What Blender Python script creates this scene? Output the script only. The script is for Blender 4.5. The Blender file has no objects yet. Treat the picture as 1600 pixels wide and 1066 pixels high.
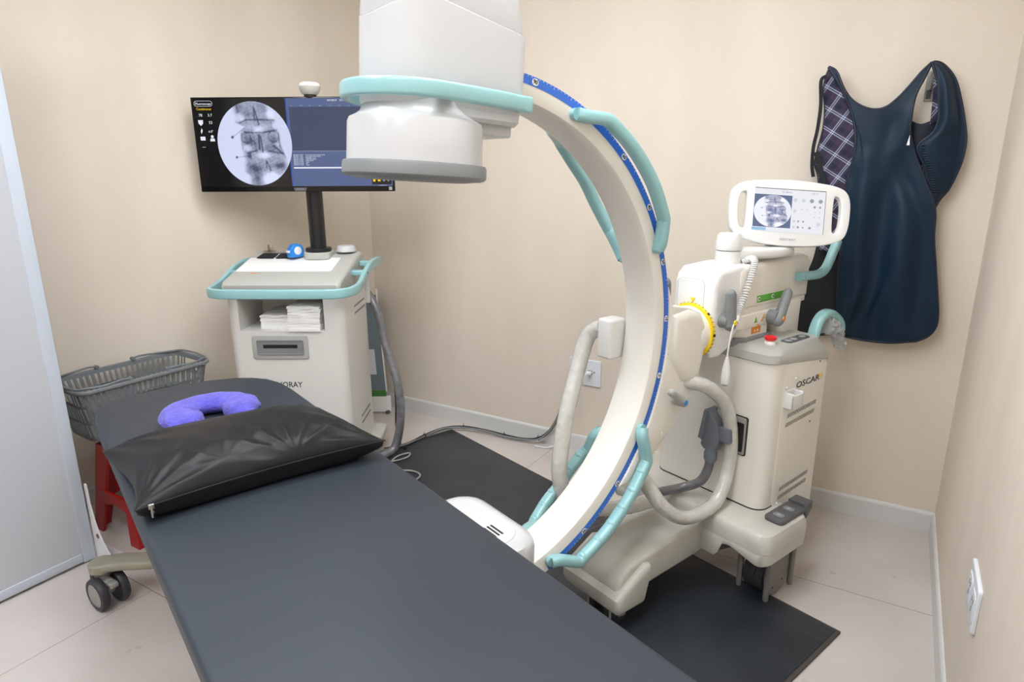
import bpy, bmesh, math, random
from mathutils import Vector, Matrix
random.seed(7)
R_ = math.radians
PI = math.pi
SC = bpy.context.scene
COL = SC.collection

# ------------------------------------------------------------------ camera
cam_d = bpy.data.cameras.new('camera')
cam_d.sensor_width = 36.0
cam_d.lens = 1011.6 / 1600.0 * 36.0
cam_d.clip_start = 0.02
cam = bpy.data.objects.new('camera', cam_d)
COL.objects.link(cam)
_p, _r, _y = 0.26306, -0.00464, 0.53864
_f = Vector((-math.sin(_y) * math.cos(_p), math.cos(_y) * math.cos(_p), -math.sin(_p)))
_r0 = Vector((math.cos(_y), math.sin(_y), 0))
_u0 = _r0.cross(_f)
_rr = math.cos(_r) * _r0 + math.sin(_r) * _u0
_uu = -math.sin(_r) * _r0 + math.cos(_r) * _u0
cam.matrix_world = Matrix((( _rr.x, _uu.x, -_f.x, 0), (_rr.y, _uu.y, -_f.y, 0), (_rr.z, _uu.z, -_f.z, 1.60), (0, 0, 0, 1)))
SC.camera = cam

# ------------------------------------------------------------------ world, exposure
wd = bpy.data.worlds.new('world')
SC.world = wd
wd.use_nodes = True
wd.node_tree.nodes['Background'].inputs[0].default_value = (0.8, 0.85, 0.9, 1)
wd.node_tree.nodes['Background'].inputs[1].default_value = 0.3
SC.view_settings.view_transform = 'Standard'
SC.view_settings.look = 'None'
SC.view_settings.gamma = 1.0
SC.view_settings.use_curve_mapping = False
SC.view_settings.exposure = 0.0
LIGHT_E = 15.0          # ceiling panel radiance
CEIL = 3.0

# ------------------------------------------------------------------ materials
def srgb(c):
    return tuple(((v / 255.0) / 12.92 if v / 255.0 <= 0.04045 else ((v / 255.0 + 0.055) / 1.055) ** 2.4) for v in c)

def mat(name, rgb, rough=0.5, metal=0.0, bump=0.0, bscale=200.0, var=0.0, vscale=3.0, coat=0.0, emit=None, es=1.0,
        trans=0.0, alpha=1.0, sheen=0.0, spec=None, stretch=None, sub=0.0):
    m = bpy.data.materials.new(name)
    m.use_nodes = True
    nt = m.node_tree
    b = nt.nodes['Principled BSDF']
    c = (*srgb(rgb), 1)
    b.inputs['Base Color'].default_value = c
    b.inputs['Roughness'].default_value = rough
    b.inputs['Metallic'].default_value = metal
    if spec is not None: b.inputs['Specular IOR Level'].default_value = spec
    if coat: b.inputs['Coat Weight'].default_value = coat; b.inputs['Coat Roughness'].default_value = 0.15
    if trans: b.inputs['Transmission Weight'].default_value = trans
    if alpha < 1: b.inputs['Alpha'].default_value = alpha
    if sheen: b.inputs['Sheen Weight'].default_value = sheen
    if emit: b.inputs['Emission Color'].default_value = (*srgb(emit), 1); b.inputs['Emission Strength'].default_value = es
    tc = nt.nodes.new('ShaderNodeTexCoord')
    src = tc.outputs['Object']
    if stretch:
        mp = nt.nodes.new('ShaderNodeMapping'); mp.inputs['Scale'].default_value = stretch
        nt.links.new(src, mp.inputs[0]); src = mp.outputs[0]
    if var:
        n = nt.nodes.new('ShaderNodeTexNoise'); n.inputs['Scale'].default_value = vscale; n.inputs['Detail'].default_value = 5
        nt.links.new(src, n.inputs['Vector'])
        rmp = nt.nodes.new('ShaderNodeValToRGB')
        rmp.color_ramp.elements[0].position = 0.35; rmp.color_ramp.elements[1].position = 0.65
        rmp.color_ramp.elements[0].color = tuple([v * (1 - var) for v in c[:3]]) + (1,)
        rmp.color_ramp.elements[1].color = tuple([min(1, v * (1 + var * 0.5)) for v in c[:3]]) + (1,)
        nt.links.new(n.outputs['Fac'], rmp.inputs[0]); nt.links.new(rmp.outputs[0], b.inputs['Base Color'])
    if bump:
        n2 = nt.nodes.new('ShaderNodeTexNoise'); n2.inputs['Scale'].default_value = bscale; n2.inputs['Detail'].default_value = 3
        nt.links.new(src, n2.inputs['Vector'])
        bp = nt.nodes.new('ShaderNodeBump'); bp.inputs['Strength'].default_value = bump; bp.inputs['Distance'].default_value = 0.01
        nt.links.new(n2.outputs['Fac'], bp.inputs['Height']); nt.links.new(bp.outputs[0], b.inputs['Normal'])
    return m

def wall_mat(name, rgb):
    """woven beige wallpaper: fine linen threads, a faint vertical mottling"""
    m = mat(name, rgb, rough=0.75)
    nt = m.node_tree; b = nt.nodes['Principled BSDF']
    tc = nt.nodes['Texture Coordinate'] if 'Texture Coordinate' in nt.nodes else nt.nodes.new('ShaderNodeTexCoord')
    def noise(sc, scale, det=4):
        mp = nt.nodes.new('ShaderNodeMapping'); mp.inputs['Scale'].default_value = sc
        nt.links.new(tc.outputs['Object'], mp.inputs[0])
        n = nt.nodes.new('ShaderNodeTexNoise'); n.inputs['Scale'].default_value = scale; n.inputs['Detail'].default_value = det
        nt.links.new(mp.outputs[0], n.inputs['Vector']); return n.outputs['Fac']
    a = noise((1, 1, 30), 22); v = noise((30, 30, 1), 22); s = noise((1.5, 1.5, .5), 2.2, 5)
    mx = nt.nodes.new('ShaderNodeMath'); mx.operation = 'ADD'; nt.links.new(a, mx.inputs[0]); nt.links.new(v, mx.inputs[1])
    bp = nt.nodes.new('ShaderNodeBump'); bp.inputs['Strength'].default_value = 0.25; bp.inputs['Distance'].default_value = 0.002
    nt.links.new(mx.outputs[0], bp.inputs['Height']); nt.links.new(bp.outputs[0], b.inputs['Normal'])
    ad = nt.nodes.new('ShaderNodeMath'); ad.operation = 'MULTIPLY_ADD'; ad.inputs[1].default_value = 0.25
    nt.links.new(mx.outputs[0], ad.inputs[0]); nt.links.new(s, ad.inputs[2])
    rp = nt.nodes.new('ShaderNodeValToRGB'); rp.color_ramp.elements[0].position = 0.45; rp.color_ramp.elements[1].position = 1.05
    c = srgb(rgb)
    rp.color_ramp.elements[0].color = (c[0] * .93, c[1] * .92, c[2] * .90, 1); rp.color_ramp.elements[1].color = (min(1, c[0] * 1.05), c[1] * 1.05, c[2] * 1.05, 1)
    nt.links.new(ad.outputs[0], rp.inputs[0]); nt.links.new(rp.outputs[0], b.inputs['Base Color'])
    return m

def floor_mat():
    """1.2 x 0.6 m polished porcelain tiles in running rows, thin dark joints"""
    m = mat('porcelain_tile', (206, 196, 188), rough=0.22)
    nt = m.node_tree; b = nt.nodes['Principled BSDF']
    tc = nt.nodes.new('ShaderNodeTexCoord')
    sp = nt.nodes.new('ShaderNodeSeparateXYZ'); nt.links.new(tc.outputs['Object'], sp.inputs[0])
    def M(op, a, b_=None, c_=None):
        n = nt.nodes.new('ShaderNodeMath'); n.operation = op
        for i, v in enumerate((a, b_, c_)):
            if v is None: continue
            if isinstance(v, (int, float)): n.inputs[i].default_value = v
            else: nt.links.new(v, n.inputs[i])
        return n.outputs[0]
    row = M('DIVIDE', M('SUBTRACT', sp.outputs['Y'], 2.533), 0.6855)
    rfr = M('FRACT', row)
    rid = M('FLOOR', row)
    par = M('FRACT', M('MULTIPLY', rid, 0.5))            # 0 or .5
    # row above y=2.53 has a joint at x=-1.60, the row below at x=-2.345
    xo = M('ADD', sp.outputs['X'], M('MULTIPLY_ADD', par, 1.49, 1.60))
    cfr = M('FRACT', M('DIVIDE', xo, 3.0))
    def line(fr, per, w):
        d = M('MINIMUM', fr, M('SUBTRACT', 1.0, fr))
        return M('LESS_THAN', M('MULTIPLY', d, per), w)
    ln = M('MAXIMUM', line(rfr, 0.6855, 0.0013), line(cfr, 3.0, 0.0011))
    n = nt.nodes.new('ShaderNodeTexNoise'); n.inputs['Scale'].default_value = 2.2; n.inputs['Detail'].default_value = 6
    nt.links.new(tc.outputs['Object'], n.inputs['Vector'])
    rp = nt.nodes.new('ShaderNodeValToRGB'); rp.color_ramp.elements[0].position = .3; rp.color_ramp.elements[1].position = .7
    rp.color_ramp.elements[0].color = (*srgb((193, 184, 178)), 1); rp.color_ramp.elements[1].color = (*srgb((208, 200, 195)), 1)
    nt.links.new(n.outputs['Fac'], rp.inputs[0])
    mx = nt.nodes.new('ShaderNodeMix'); mx.data_type = 'RGBA'
    nt.links.new(ln, mx.inputs[0]); nt.links.new(rp.outputs[0], mx.inputs[6]); mx.inputs[7].default_value = (*srgb((105, 92, 84)), 1)
    nt.links.new(mx.outputs[2], b.inputs['Base Color'])
    n2 = nt.nodes.new('ShaderNodeTexNoise'); n2.inputs['Scale'].default_value = 9
    nt.links.new(tc.outputs['Object'], n2.inputs['Vector'])
    mr = nt.nodes.new('ShaderNodeMapRange'); mr.inputs[3].default_value = .22; mr.inputs[4].default_value = .42
    nt.links.new(n2.outputs['Fac'], mr.inputs[0]); nt.links.new(mr.outputs[0], b.inputs['Roughness'])
    return m

def plaid_mat():
    m = mat('plaid_lining', (60, 45, 66), rough=0.8)
    nt = m.node_tree; b = nt.nodes['Principled BSDF']
    tc = nt.nodes.new('ShaderNodeTexCoord')
    mp = nt.nodes.new('ShaderNodeMapping'); mp.inputs['Rotation'].default_value = (0, R_(-32), 0)
    nt.links.new(tc.outputs['Object'], mp.inputs[0])
    sp = nt.nodes.new('ShaderNodeSeparateXYZ'); nt.links.new(mp.outputs[0], sp.inputs[0])
    def M(op, a, b_=None):
        n = nt.nodes.new('ShaderNodeMath'); n.operation = op
        for i, v in enumerate((a, b_)):
            if v is None: continue
            if isinstance(v, (int, float)): n.inputs[i].default_value = v
            else: nt.links.new(v, n.inputs[i])
        return n.outputs[0]
    def bands(src):
        f = M('FRACT', M('DIVIDE', src, 0.066))
        def near(c, w): return M('LESS_THAN', M('ABSOLUTE', M('SUBTRACT', f, c)), w)
        return M('MAXIMUM', near(.40, .028), near(.52, .028)), near(.9, .22)
    w1, d1 = bands(sp.outputs['X']); w2, d2 = bands(sp.outputs['Z'])
    def mix(fac, a, bb):
        n = nt.nodes.new('ShaderNodeMix'); n.data_type = 'RGBA'; nt.links.new(fac, n.inputs[0])
        for i, v in ((6, a), (7, bb)):
            if isinstance(v, tuple): n.inputs[i].default_value = v
            else: nt.links.new(v, n.inputs[i])
        return n.outputs[2]
    dk = M('MULTIPLY', M('ADD', d1, d2), .5)
    c = mix(dk, (*srgb((62, 48, 70)), 1), (*srgb((24, 30, 58)), 1))
    wt = M('MULTIPLY', M('ADD', w1, w2), .5)
    c = mix(wt, c, (*srgb((190, 205, 230)), 1))
    nt.links.new(c, b.inputs['Base Color'])
    return m

MT = {}
def setup_mats():
    T = MT
    T['wall'] = wall_mat('linen_wallpaper', (226, 215, 201))
    T['ceiling'] = mat('ceiling_paint', (235, 235, 232), rough=.9)
    T['floor'] = floor_mat()
    T['skirt'] = mat('skirting_paint', (214, 214, 212), rough=.35)
    T['white'] = mat('white_enamel', (214, 214, 214), rough=.3, coat=.2)
    T['warm'] = mat('ivory_enamel', (236, 232, 223), rough=.35, coat=.15, var=.03, vscale=2)
    T['snow'] = mat('glossy_white_plastic', (231, 231, 230), rough=.28, coat=.25)
    T['bright'] = mat('bright_white_plastic', (202, 203, 205), rough=.28, coat=.25)
    T['cream'] = mat('warm_white_enamel', (222, 220, 215), rough=.35, coat=.15, var=.03, vscale=2)
    T['base'] = mat('scuffed_grey_white_base', (203, 201, 192), rough=.4, coat=.1, var=.10, vscale=7)
    T['teal'] = mat('pale_teal_plastic', (148, 196, 199), rough=.28, coat=.3)
    T['grey'] = mat('light_grey_plastic', (172, 172, 168), rough=.4)
    T['midgrey'] = mat('mid_grey_plastic', (128, 131, 133), rough=.45)
    T['dgrey'] = mat('dark_grey_plastic', (88, 88, 90), rough=.45)
    T['covergrey'] = mat('cover_grey_plastic', (180, 180, 174), rough=.35)
    T['black'] = mat('black_plastic', (22, 22, 24), rough=.35)
    T['gloss_black'] = mat('gloss_black_bezel', (10, 10, 12), rough=.15)
    T['guard'] = mat('taupe_grey_plastic', (128, 125, 121), rough=.45)
    T['plug'] = mat('blue_grey_plastic', (112, 117, 126), rough=.4)
    T['rubber'] = mat('black_rubber', (35, 35, 37), rough=.6)
    T['vinyl'] = mat('slate_vinyl', (47, 54, 63), rough=.5, bump=.05, bscale=500, var=.05, vscale=3)
    T['pillow'] = mat('black_leatherette', (20, 21, 24), rough=.46, bump=.08, bscale=9, spec=.35)
    T['violet'] = mat('violet_plush', (104, 98, 215), rough=.95, bump=.9, bscale=160, var=.20, vscale=35, sheen=.25)
    T['mat'] = mat('dark_rubber_mat', (42, 47, 54), rough=.36, bump=.15, bscale=45, var=.22, vscale=4)
    T['matedge'] = mat('mat_bevel_edge', (68, 63, 59), rough=.6)
    T['blue'] = mat('blue_scale_tape', (50, 108, 208), rough=.3)
    T['ink'] = mat('black_ink', (18, 18, 20), rough=.6)
    T['greyink'] = mat('grey_ink', (70, 72, 74), rough=.6)
    T['paleink'] = mat('pale_grey_ink', (165, 168, 172), rough=.6)
    T['label'] = mat('white_label', (242, 242, 240), rough=.5)
    T['yellow'] = mat('yellow_scale_tape', (250, 214, 30), rough=.4)
    T['green'] = mat('green_scale_tape', (96, 176, 60), rough=.4)
    T['orange'] = mat('orange_label', (232, 140, 40), rough=.4)
    T['red'] = mat('red_plastic', (170, 12, 17), rough=.3, coat=.2)
    T['redbtn'] = mat('red_button', (225, 35, 40), rough=.35)
    T['panel'] = mat('pale_grey_partition_board', (186, 189, 195), rough=.5)
    T['alu'] = mat('painted_aluminium', (190, 198, 209), rough=.35)
    T['basket'] = mat('grey_basket_plastic', (116, 121, 125), rough=.45)
    T['olive'] = mat('taupe_enamel', (150, 147, 130), rough=.4)
    T['tyre'] = mat('charcoal_tyre', (52, 52, 56), rough=.5)
    T['hub'] = mat('hub_grey', (152, 150, 144), rough=.4)
    T['whitesteel'] = mat('white_steel', (232, 232, 236), rough=.35)
    T['navy'] = mat('navy_nylon', (9, 36, 56), rough=.5, bump=.08, bscale=60, spec=.3)
    T['navydk'] = mat('navy_piping', (14, 26, 46), rough=.5)
    T['plaid'] = plaid_mat()
    T['blackcloth'] = mat('black_cloth', (24, 26, 30), rough=.8)
    T['hose'] = mat('film_wrapped_hose', (205, 204, 198), rough=.25, coat=.6, bump=.5, bscale=40, var=.08, vscale=30)
    T['hosedk'] = mat('film_wrapped_dark_hose', (112, 112, 116), rough=.28, coat=.6, bump=.5, bscale=45, var=.25, vscale=30)
    T['film'] = mat('clear_film', (225, 228, 230), rough=.12, alpha=.45, bump=.6, bscale=40)
    T['paper'] = mat('white_tissue', (243, 242, 238), rough=.9, bump=.2, bscale=80)
    T['steel'] = mat('brushed_steel', (190, 188, 182), rough=.3, metal=1)
    T['brass'] = mat('brass', (170, 135, 80), rough=.35, metal=1)
    T['outlet'] = mat('outlet_plastic', (226, 229, 236), rough=.3)
    T['sky'] = mat('bright_blue_plastic', (38, 130, 215), rough=.3)
    T['slategrey'] = mat('slate_blue_board', (120, 134, 144), rough=.5)
    T['leafgreen'] = mat('green_board', (70, 130, 60), rough=.5)
    T['lamp'] = mat('lamp_diffuser', (255, 255, 255), rough=.6, emit=(246, 250, 255), es=LIGHT_E)
    T['scr_black'] = mat('screen_black', (6, 6, 8), rough=.12, emit=(12, 12, 15), es=1)
    T['scr_blue'] = mat('screen_slate_blue', (20, 24, 38), rough=.12, emit=(76, 92, 134), es=1)
    T['scr_dark'] = mat('screen_dark_slate', (14, 16, 26), rough=.12, emit=(54, 64, 92), es=1)
    T['scr_edge'] = mat('screen_blue_edge', (10, 20, 60), rough=.12, emit=(34, 78, 170), es=1)
    T['scr_white'] = mat('screen_white', (20, 20, 20), rough=.3, emit=(232, 236, 245), es=1)
    T['scr_dim'] = mat('screen_grey_text', (20, 20, 20), rough=.3, emit=(150, 160, 185), es=1)
    T['scr_yel'] = mat('screen_yellow', (20, 20, 0), rough=.3, emit=(250, 200, 40), es=1)
    T['scr_lite'] = mat('screen_light_page', (60, 60, 62), rough=.15, emit=(232, 234, 240), es=.95)
    T['scr_line'] = mat('screen_grey_icon', (20, 20, 22), rough=.3, emit=(150, 154, 164), es=1)
    T['scr_pale'] = mat('screen_pale_icon', (20, 20, 22), rough=.3, emit=(205, 208, 216), es=1)
    T['scr_navy'] = mat('screen_navy', (10, 14, 24), rough=.15, emit=(92, 106, 140), es=1)
    T['scr_cyan'] = mat('screen_cyan', (10, 20, 24), rough=.15, emit=(150, 195, 230), es=1)
setup_mats()

def xray_material():
    m = bpy.data.materials.new('xray_image'); m.use_nodes = True
    nt = m.node_tree; b = nt.nodes['Principled BSDF']
    a = nt.nodes.new('ShaderNodeVertexColor'); a.layer_name = 'xray'
    b.inputs['Base Color'].default_value = (.02, .02, .03, 1); b.inputs['Roughness'].default_value = .15
    nt.links.new(a.outputs['Color'], b.inputs['Emission Color']); b.inputs['Emission Strength'].default_value = 1.0
    return m
MT['xray'] = xray_material()

# ------------------------------------------------------------------ frames: med = along the treatment table / the C-arm; cart = the monitor cart
class Frame:
    def __init__(s, ox, oy, ang):
        s.o = Vector((ox, oy, 0)); s.a = R_(ang)
        s.m = Matrix.Translation(s.o) @ Matrix.Rotation(s.a, 4, 'Z')
WORLD = Frame(0, 0, 0)
MED = Frame(0, 0, -21.1)
CART = Frame(-2.636, 2.277, 30.0)
ORG = {}       # object name -> (root origin in its frame)
KEEP = []

def setprops(o, label=None, cat=None, group=None, kind=None):
    if label: o['label'] = label
    if cat: o['category'] = cat
    if group: o['group'] = group
    if kind: o['kind'] = kind

def thing(name, label, cat, at, frame=WORLD, group=None):
    o = bpy.data.objects.new(name, None); COL.objects.link(o)
    o.empty_display_size = .05
    at = Vector(at)
    o.location = frame.m @ at
    o.rotation_euler = (0, 0, frame.a)
    setprops(o, label, cat, group)
    ORG[o] = at
    return o

def finish(bm, name, m, smooth=38):
    me = bpy.data.meshes.new(name)
    bmesh.ops.recalc_face_normals(bm, faces=bm.faces[:])
    bm.to_mesh(me); bm.free()
    for i in (m if isinstance(m, (list, tuple)) else [m]): me.materials.append(MT[i] if isinstance(i, str) else i)
    if smooth:
        for p in me.polygons: p.use_smooth = True
        me.set_sharp_from_angle(angle=R_(smooth))
    return me

def part(name, g, m, parent, label=None, smooth=38, kind=None):
    """mesh given in the frame of its thing; parent = thing or part"""
    bm = g.bm if isinstance(g, G) else g
    org = ORG[parent]
    bmesh.ops.translate(bm, verts=bm.verts[:], vec=-org)
    o = bpy.data.objects.new(name, finish(bm, name, m, smooth)); COL.objects.link(o)
    o.parent = parent
    ORG[o] = org
    if label: o['label'] = label
    if kind: o['kind'] = kind
    return o

def parts(name, g, m, parent, near=.01, label=None, smooth=38):
    """every separate piece of g (islands closer than near belong together) becomes a part of its own"""
    bm = g.bm
    bm.verts.ensure_lookup_table(); bm.verts.index_update()
    isl = [-1] * len(bm.verts); boxes = []
    for v in bm.verts:
        if isl[v.index] >= 0: continue
        k = len(boxes); st = [v]; isl[v.index] = k; lo = v.co.copy(); hi = v.co.copy()
        while st:
            a = st.pop()
            for i in range(3): lo[i] = min(lo[i], a.co[i]); hi[i] = max(hi[i], a.co[i])
            for e in a.link_edges:
                b = e.other_vert(a)
                if isl[b.index] < 0: isl[b.index] = k; st.append(b)
        boxes.append((lo, hi))
    root = list(range(len(boxes)))
    def find(i):
        while root[i] != i: i = root[i]
        return i
    for i in range(len(boxes)):
        for j in range(i):
            if all(boxes[i][0][a] - near <= boxes[j][1][a] and boxes[j][0][a] - near <= boxes[i][1][a] for a in range(3)): root[find(i)] = find(j)
    out = []
    for r in sorted({find(i) for i in range(len(boxes))}):
        b2 = bmesh.new(); mp = {}
        for v in bm.verts:
            if find(isl[v.index]) == r: mp[v] = b2.verts.new(v.co)
        for f in bm.faces:
            if f.verts[0] in mp:
                nf = b2.faces.new([mp[v] for v in f.verts]); nf.material_index = f.material_index
        out.append(part(name, b2, m, parent, label, smooth))
    bm.free()
    return out

def solo(name, g, m, label, cat, at, frame=WORLD, group=None, smooth=38, kind=None):
    """a thing that is one mesh"""
    bm = g.bm if isinstance(g, G) else g
    at = Vector(at)
    bmesh.ops.translate(bm, verts=bm.verts[:], vec=-at)
    o = bpy.data.objects.new(name, finish(bm, name, m, smooth)); COL.objects.link(o)
    o.location = frame.m @ at; o.rotation_euler = (0, 0, frame.a)
    setprops(o, label, cat, group, kind)
    ORG[o] = at
    return o

def catmull(pts, n=8, closed=False):
    P = [Vector(p) for p in pts]
    if len(P) < 3: return P
    out = []
    N = len(P)
    rng = range(N if closed else N - 1)
    for i in rng:
        p0 = P[(i - 1) % N] if (closed or i > 0) else P[0] * 2 - P[1]
        p1 = P[i]; p2 = P[(i + 1) % N]
        p3 = P[(i + 2) % N] if (closed or i + 2 < N) else P[-1] * 2 - P[-2]
        for k in range(n):
            t = k / n
            out.append(0.5 * ((2 * p1) + (-p0 + p2) * t + (2 * p0 - 5 * p1 + 4 * p2 - p3) * t * t + (-p0 + 3 * p1 - 3 * p2 + p3) * t ** 3))
    if not closed: out.append(P[-1])
    return out

def rrect(w, h, r, n=5, cx=0, cy=0):
    """rounded rectangle outline"""
    r = min(r, w / 2 - 1e-5, h / 2 - 1e-5)
    out = []
    for sx, sy, a0 in ((1, 1, 0), (-1, 1, 90), (-1, -1, 180), (1, -1, 270)):
        for k in range(n + 1):
            a = R_(a0 + 90 * k / n)
            out.append((cx + sx * (w / 2 - r) + r * math.cos(a), cy + sy * (h / 2 - r) + r * math.sin(a)))
    return out

class G:
    def __init__(s): s.bm = bmesh.new()
    def _add(s, verts, faces, mi=0):
        vs = [s.bm.verts.new(v) for v in verts]
        fs = []
        for f in faces:
            try:
                fc = s.bm.faces.new([vs[i] for i in f]); fc.material_index = mi; fs.append(fc)
            except ValueError: pass
        return vs, fs
    def _merge(s, b2, mi=0, M=None):
        if M is not None: bmesh.ops.transform(b2, matrix=M, verts=b2.verts[:])
        off = {}
        for v in b2.verts: off[v] = s.bm.verts.new(v.co)
        for f in b2.faces:
            nf = s.bm.faces.new([off[v] for v in f.verts]); nf.material_index = mi
        b2.free()
        return s
    def box(s, x0, x1, y0, y1, z0, z1, bev=0.0, seg=3, mi=0, M=None):
        b = bmesh.new()
        vs = [b.verts.new((x, y, z)) for x in (x0, x1) for y in (y0, y1) for z in (z0, z1)]
        for f in ((0, 1, 3, 2), (4, 6, 7, 5), (0, 4, 5, 1), (2, 3, 7, 6), (0, 2, 6, 4), (1, 5, 7, 3)): b.faces.new([vs[i] for i in f])
        bmesh.ops.recalc_face_normals(b, faces=b.faces[:])
        if bev: bmesh.ops.bevel(b, geom=b.edges[:], offset=bev, segments=seg, profile=.5, affect='EDGES', clamp_overlap=True)
        return s._merge(b, mi, M)
    def prism(s, pts, d0, d1, axis='z', bev=0.0, seg=3, mi=0, M=None, sel=None):
        """outline pts extruded from d0 to d1; axis x: pts=(y,z); y: (x,z); z: (x,y)"""
        def P(a, b_, d): return {'x': (d, a, b_), 'y': (a, d, b_), 'z': (a, b_, d)}[axis]
        b = bmesh.new()
        n = len(pts)
        A = [b.verts.new(P(p[0], p[1], d0)) for p in pts]; B = [b.verts.new(P(p[0], p[1], d1)) for p in pts]
        fa = b.faces.new(A); fb = b.faces.new(B[::-1])
        for i in range(n): b.faces.new([A[i], B[i], B[(i + 1) % n], A[(i + 1) % n]])
        bmesh.ops.recalc_face_normals(b, faces=b.faces[:])
        if bev:
            es = set(fa.edges) | set(fb.edges)
            if sel == 'b': es = set(fb.edges)
            if sel == 'a': es = set(fa.edges)
            if sel == 'all': es = set(b.edges)
            bmesh.ops.bevel(b, geom=list(es), offset=bev, segments=seg, profile=.5, affect='EDGES', clamp_overlap=True)
        return s._merge(b, mi, M)
    def loft(s, rings, caps=True, closed=True, mi=0, M=None):
        b = bmesh.new()
        R = [[b.verts.new(p) for p in r] for r in rings]
        n = len(R[0])
        for i in range(len(R) - 1):
            for k in range(n if closed else n - 1):
                try: b.faces.new([R[i][k], R[i][(k + 1) % n], R[i + 1][(k + 1) % n], R[i + 1][k]])
                except ValueError: pass
        if caps and closed:
            b.faces.new(R[0][::-1]); b.faces.new(R[-1])
        return s._merge(b, mi, M)
    def tube(s, path, r, n=10, caps=True, closed=False, mi=0, sec=None, up=None, M=None, taper=None):
        """round tube, or a section sec=[(a,b)] swept with 'up' as its second axis"""
        P = [Vector(p) for p in path]
        N = len(P); rings = []
        prevn = None
        for i in range(N):
            if closed: t = P[(i + 1) % N] - P[i - 1]
            elif i == 0: t = P[1] - P[0]
            elif i == N - 1: t = P[-1] - P[-2]
            else: t = (P[i + 1] - P[i]).normalized() + (P[i] - P[i - 1]).normalized()
            if t.length < 1e-9: t = Vector((0, 0, 1))
            t.normalize()
            if up is not None:
                u = Vector(up); side = t.cross(u)
                if side.length < 1e-6: side = t.orthogonal()
                side.normalize(); v = side.cross(t).normalized()
            else:
                if prevn is None: side = t.orthogonal().normalized()
                else:
                    side = prevn - t * prevn.dot(t)
                    side = side.normalized() if side.length > 1e-6 else t.orthogonal().normalized()
                prevn = side; v = t.cross(side)
            rr = r if not callable(r) else r(i / (N - 1))
            if sec: ring = [P[i] + side * a * (1 if r is None else 1) + v * b_ for a, b_ in sec]
            else: ring = [P[i] + (side * math.cos(2 * PI * k / n) + v * math.sin(2 * PI * k / n)) * rr for k in range(n)]
            rings.append(ring)
        if closed: rings.append(rings[0])
        return s.loft(rings, caps=caps and not closed, mi=mi, M=M)
    def lathe(s, prof, c=(0, 0, 0), axis='z', n=32, mi=0, M=None, sx=1, sy=1):
        """prof: (radius, height) list; caps added when the end radius > 0"""
        def P(r, h, a):
            x, y = r * math.cos(a) * sx, r * math.sin(a) * sy
            return {'z': (c[0] + x, c[1] + y, c[2] + h), 'x': (c[0] + h, c[1] + x, c[2] + y), 'y': (c[0] + x, c[1] + h, c[2] + y)}[axis]
        rings = [[P(max(r, 1e-4), h, 2 * PI * k / n) for k in range(n)] for r, h in prof]
        return s.loft(rings, mi=mi, M=M)
    def grid(s, f, nu, nv, mi=0, wrapu=False):
        vs = [[s.bm.verts.new(f(i / (nu - (0 if wrapu else 1)), j / (nv - 1))) for j in range(nv)] for i in range(nu)]
        for i in range(nu if wrapu else nu - 1):
            for j in range(nv - 1):
                a = vs[i][j]; b = vs[(i + 1) % nu][j]; c = vs[(i + 1) % nu][j + 1]; d = vs[i][j + 1]
                fc = s.bm.faces.new([a, b, c, d]); fc.material_index = mi
        return s
    def sphere(s, c, r, sx=1, sy=1, sz=1, n=16, mi=0):
        return s.lathe([(r * math.sin(PI * k / n), -r * math.cos(PI * k / n) * sz) for k in range(n + 1)], c, 'z', 2 * n, mi, sx=sx, sy=sy)
    def text(s, txt, M, size, align='CENTER', depth=.0004, mi=0, xs=1.0, bold=0.0):
        cu = bpy.data.curves.new('t', 'FONT'); cu.body = txt; cu.size = size; cu.align_x = align; cu.align_y = 'CENTER'
        cu.extrude = depth; cu.resolution_u = 2; cu.offset = bold * size
        o = bpy.data.objects.new('t', cu); COL.objects.link(o)
        dg = bpy.context.evaluated_depsgraph_get(); dg.update()
        me = bpy.data.meshes.new_from_object(o.evaluated_get(dg))
        b = bmesh.new(); b.from_mesh(me)
        bpy.data.objects.remove(o); bpy.data.curves.remove(cu); bpy.data.meshes.remove(me)
        return s._merge(b, mi, M @ Matrix.Scale(xs, 4, (1, 0, 0)))

def axes(o, ex, ey):
    """matrix whose local x, y run along ex, ey and whose origin is o"""
    ex = Vector(ex).normalized(); ey = Vector(ey); ez = ex.cross(ey).normalized(); ey = ez.cross(ex)
    return Matrix(((ex.x, ey.x, ez.x, o[0]), (ex.y, ey.y, ez.y, o[1]), (ex.z, ey.z, ez.z, o[2]), (0, 0, 0, 1)))

def arc(cx, cy, r, a0, a1, n):
    return [(cx + r * math.cos(R_(a0 + (a1 - a0) * k / n)), cy + r * math.sin(R_(a0 + (a1 - a0) * k / n))) for k in range(n + 1)]

# ================================================================== THE ROOM
YB = 3.19; XR = 0.290; YF = -1.9
WL = [(-2.97, YB), (-3.80, YF)]       # left wall runs slightly outward towards the viewer
def structure(name, g, m, smooth=0):
    o = solo(name, g, m, None, None, (0, 0, 0), smooth=smooth); o['kind'] = 'structure'; return o
structure('floor', G().box(-4.0, .5, YF - .1, YB + .1, -.1, 0), 'floor')
structure('ceiling', G().box(-4.0, .5, YF - .1, YB + .1, CEIL, CEIL + .1), 'ceiling')
structure('wall_back', G().box(-3.3, .42, YB, YB + .1, 0, CEIL), 'wall')
structure('wall_right', G().box(XR, XR + .1, YF, YB, 0, CEIL), 'wall')
structure('wall_front', G().box(-4.0, .42, YF - .1, YF, 0, CEIL), 'wall')
structure('wall_left', G().prism([WL[0], WL[1], (WL[1][0] - .1, WL[1][1]), (WL[0][0] - .12, WL[0][1])], 0, CEIL), 'wall')
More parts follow.
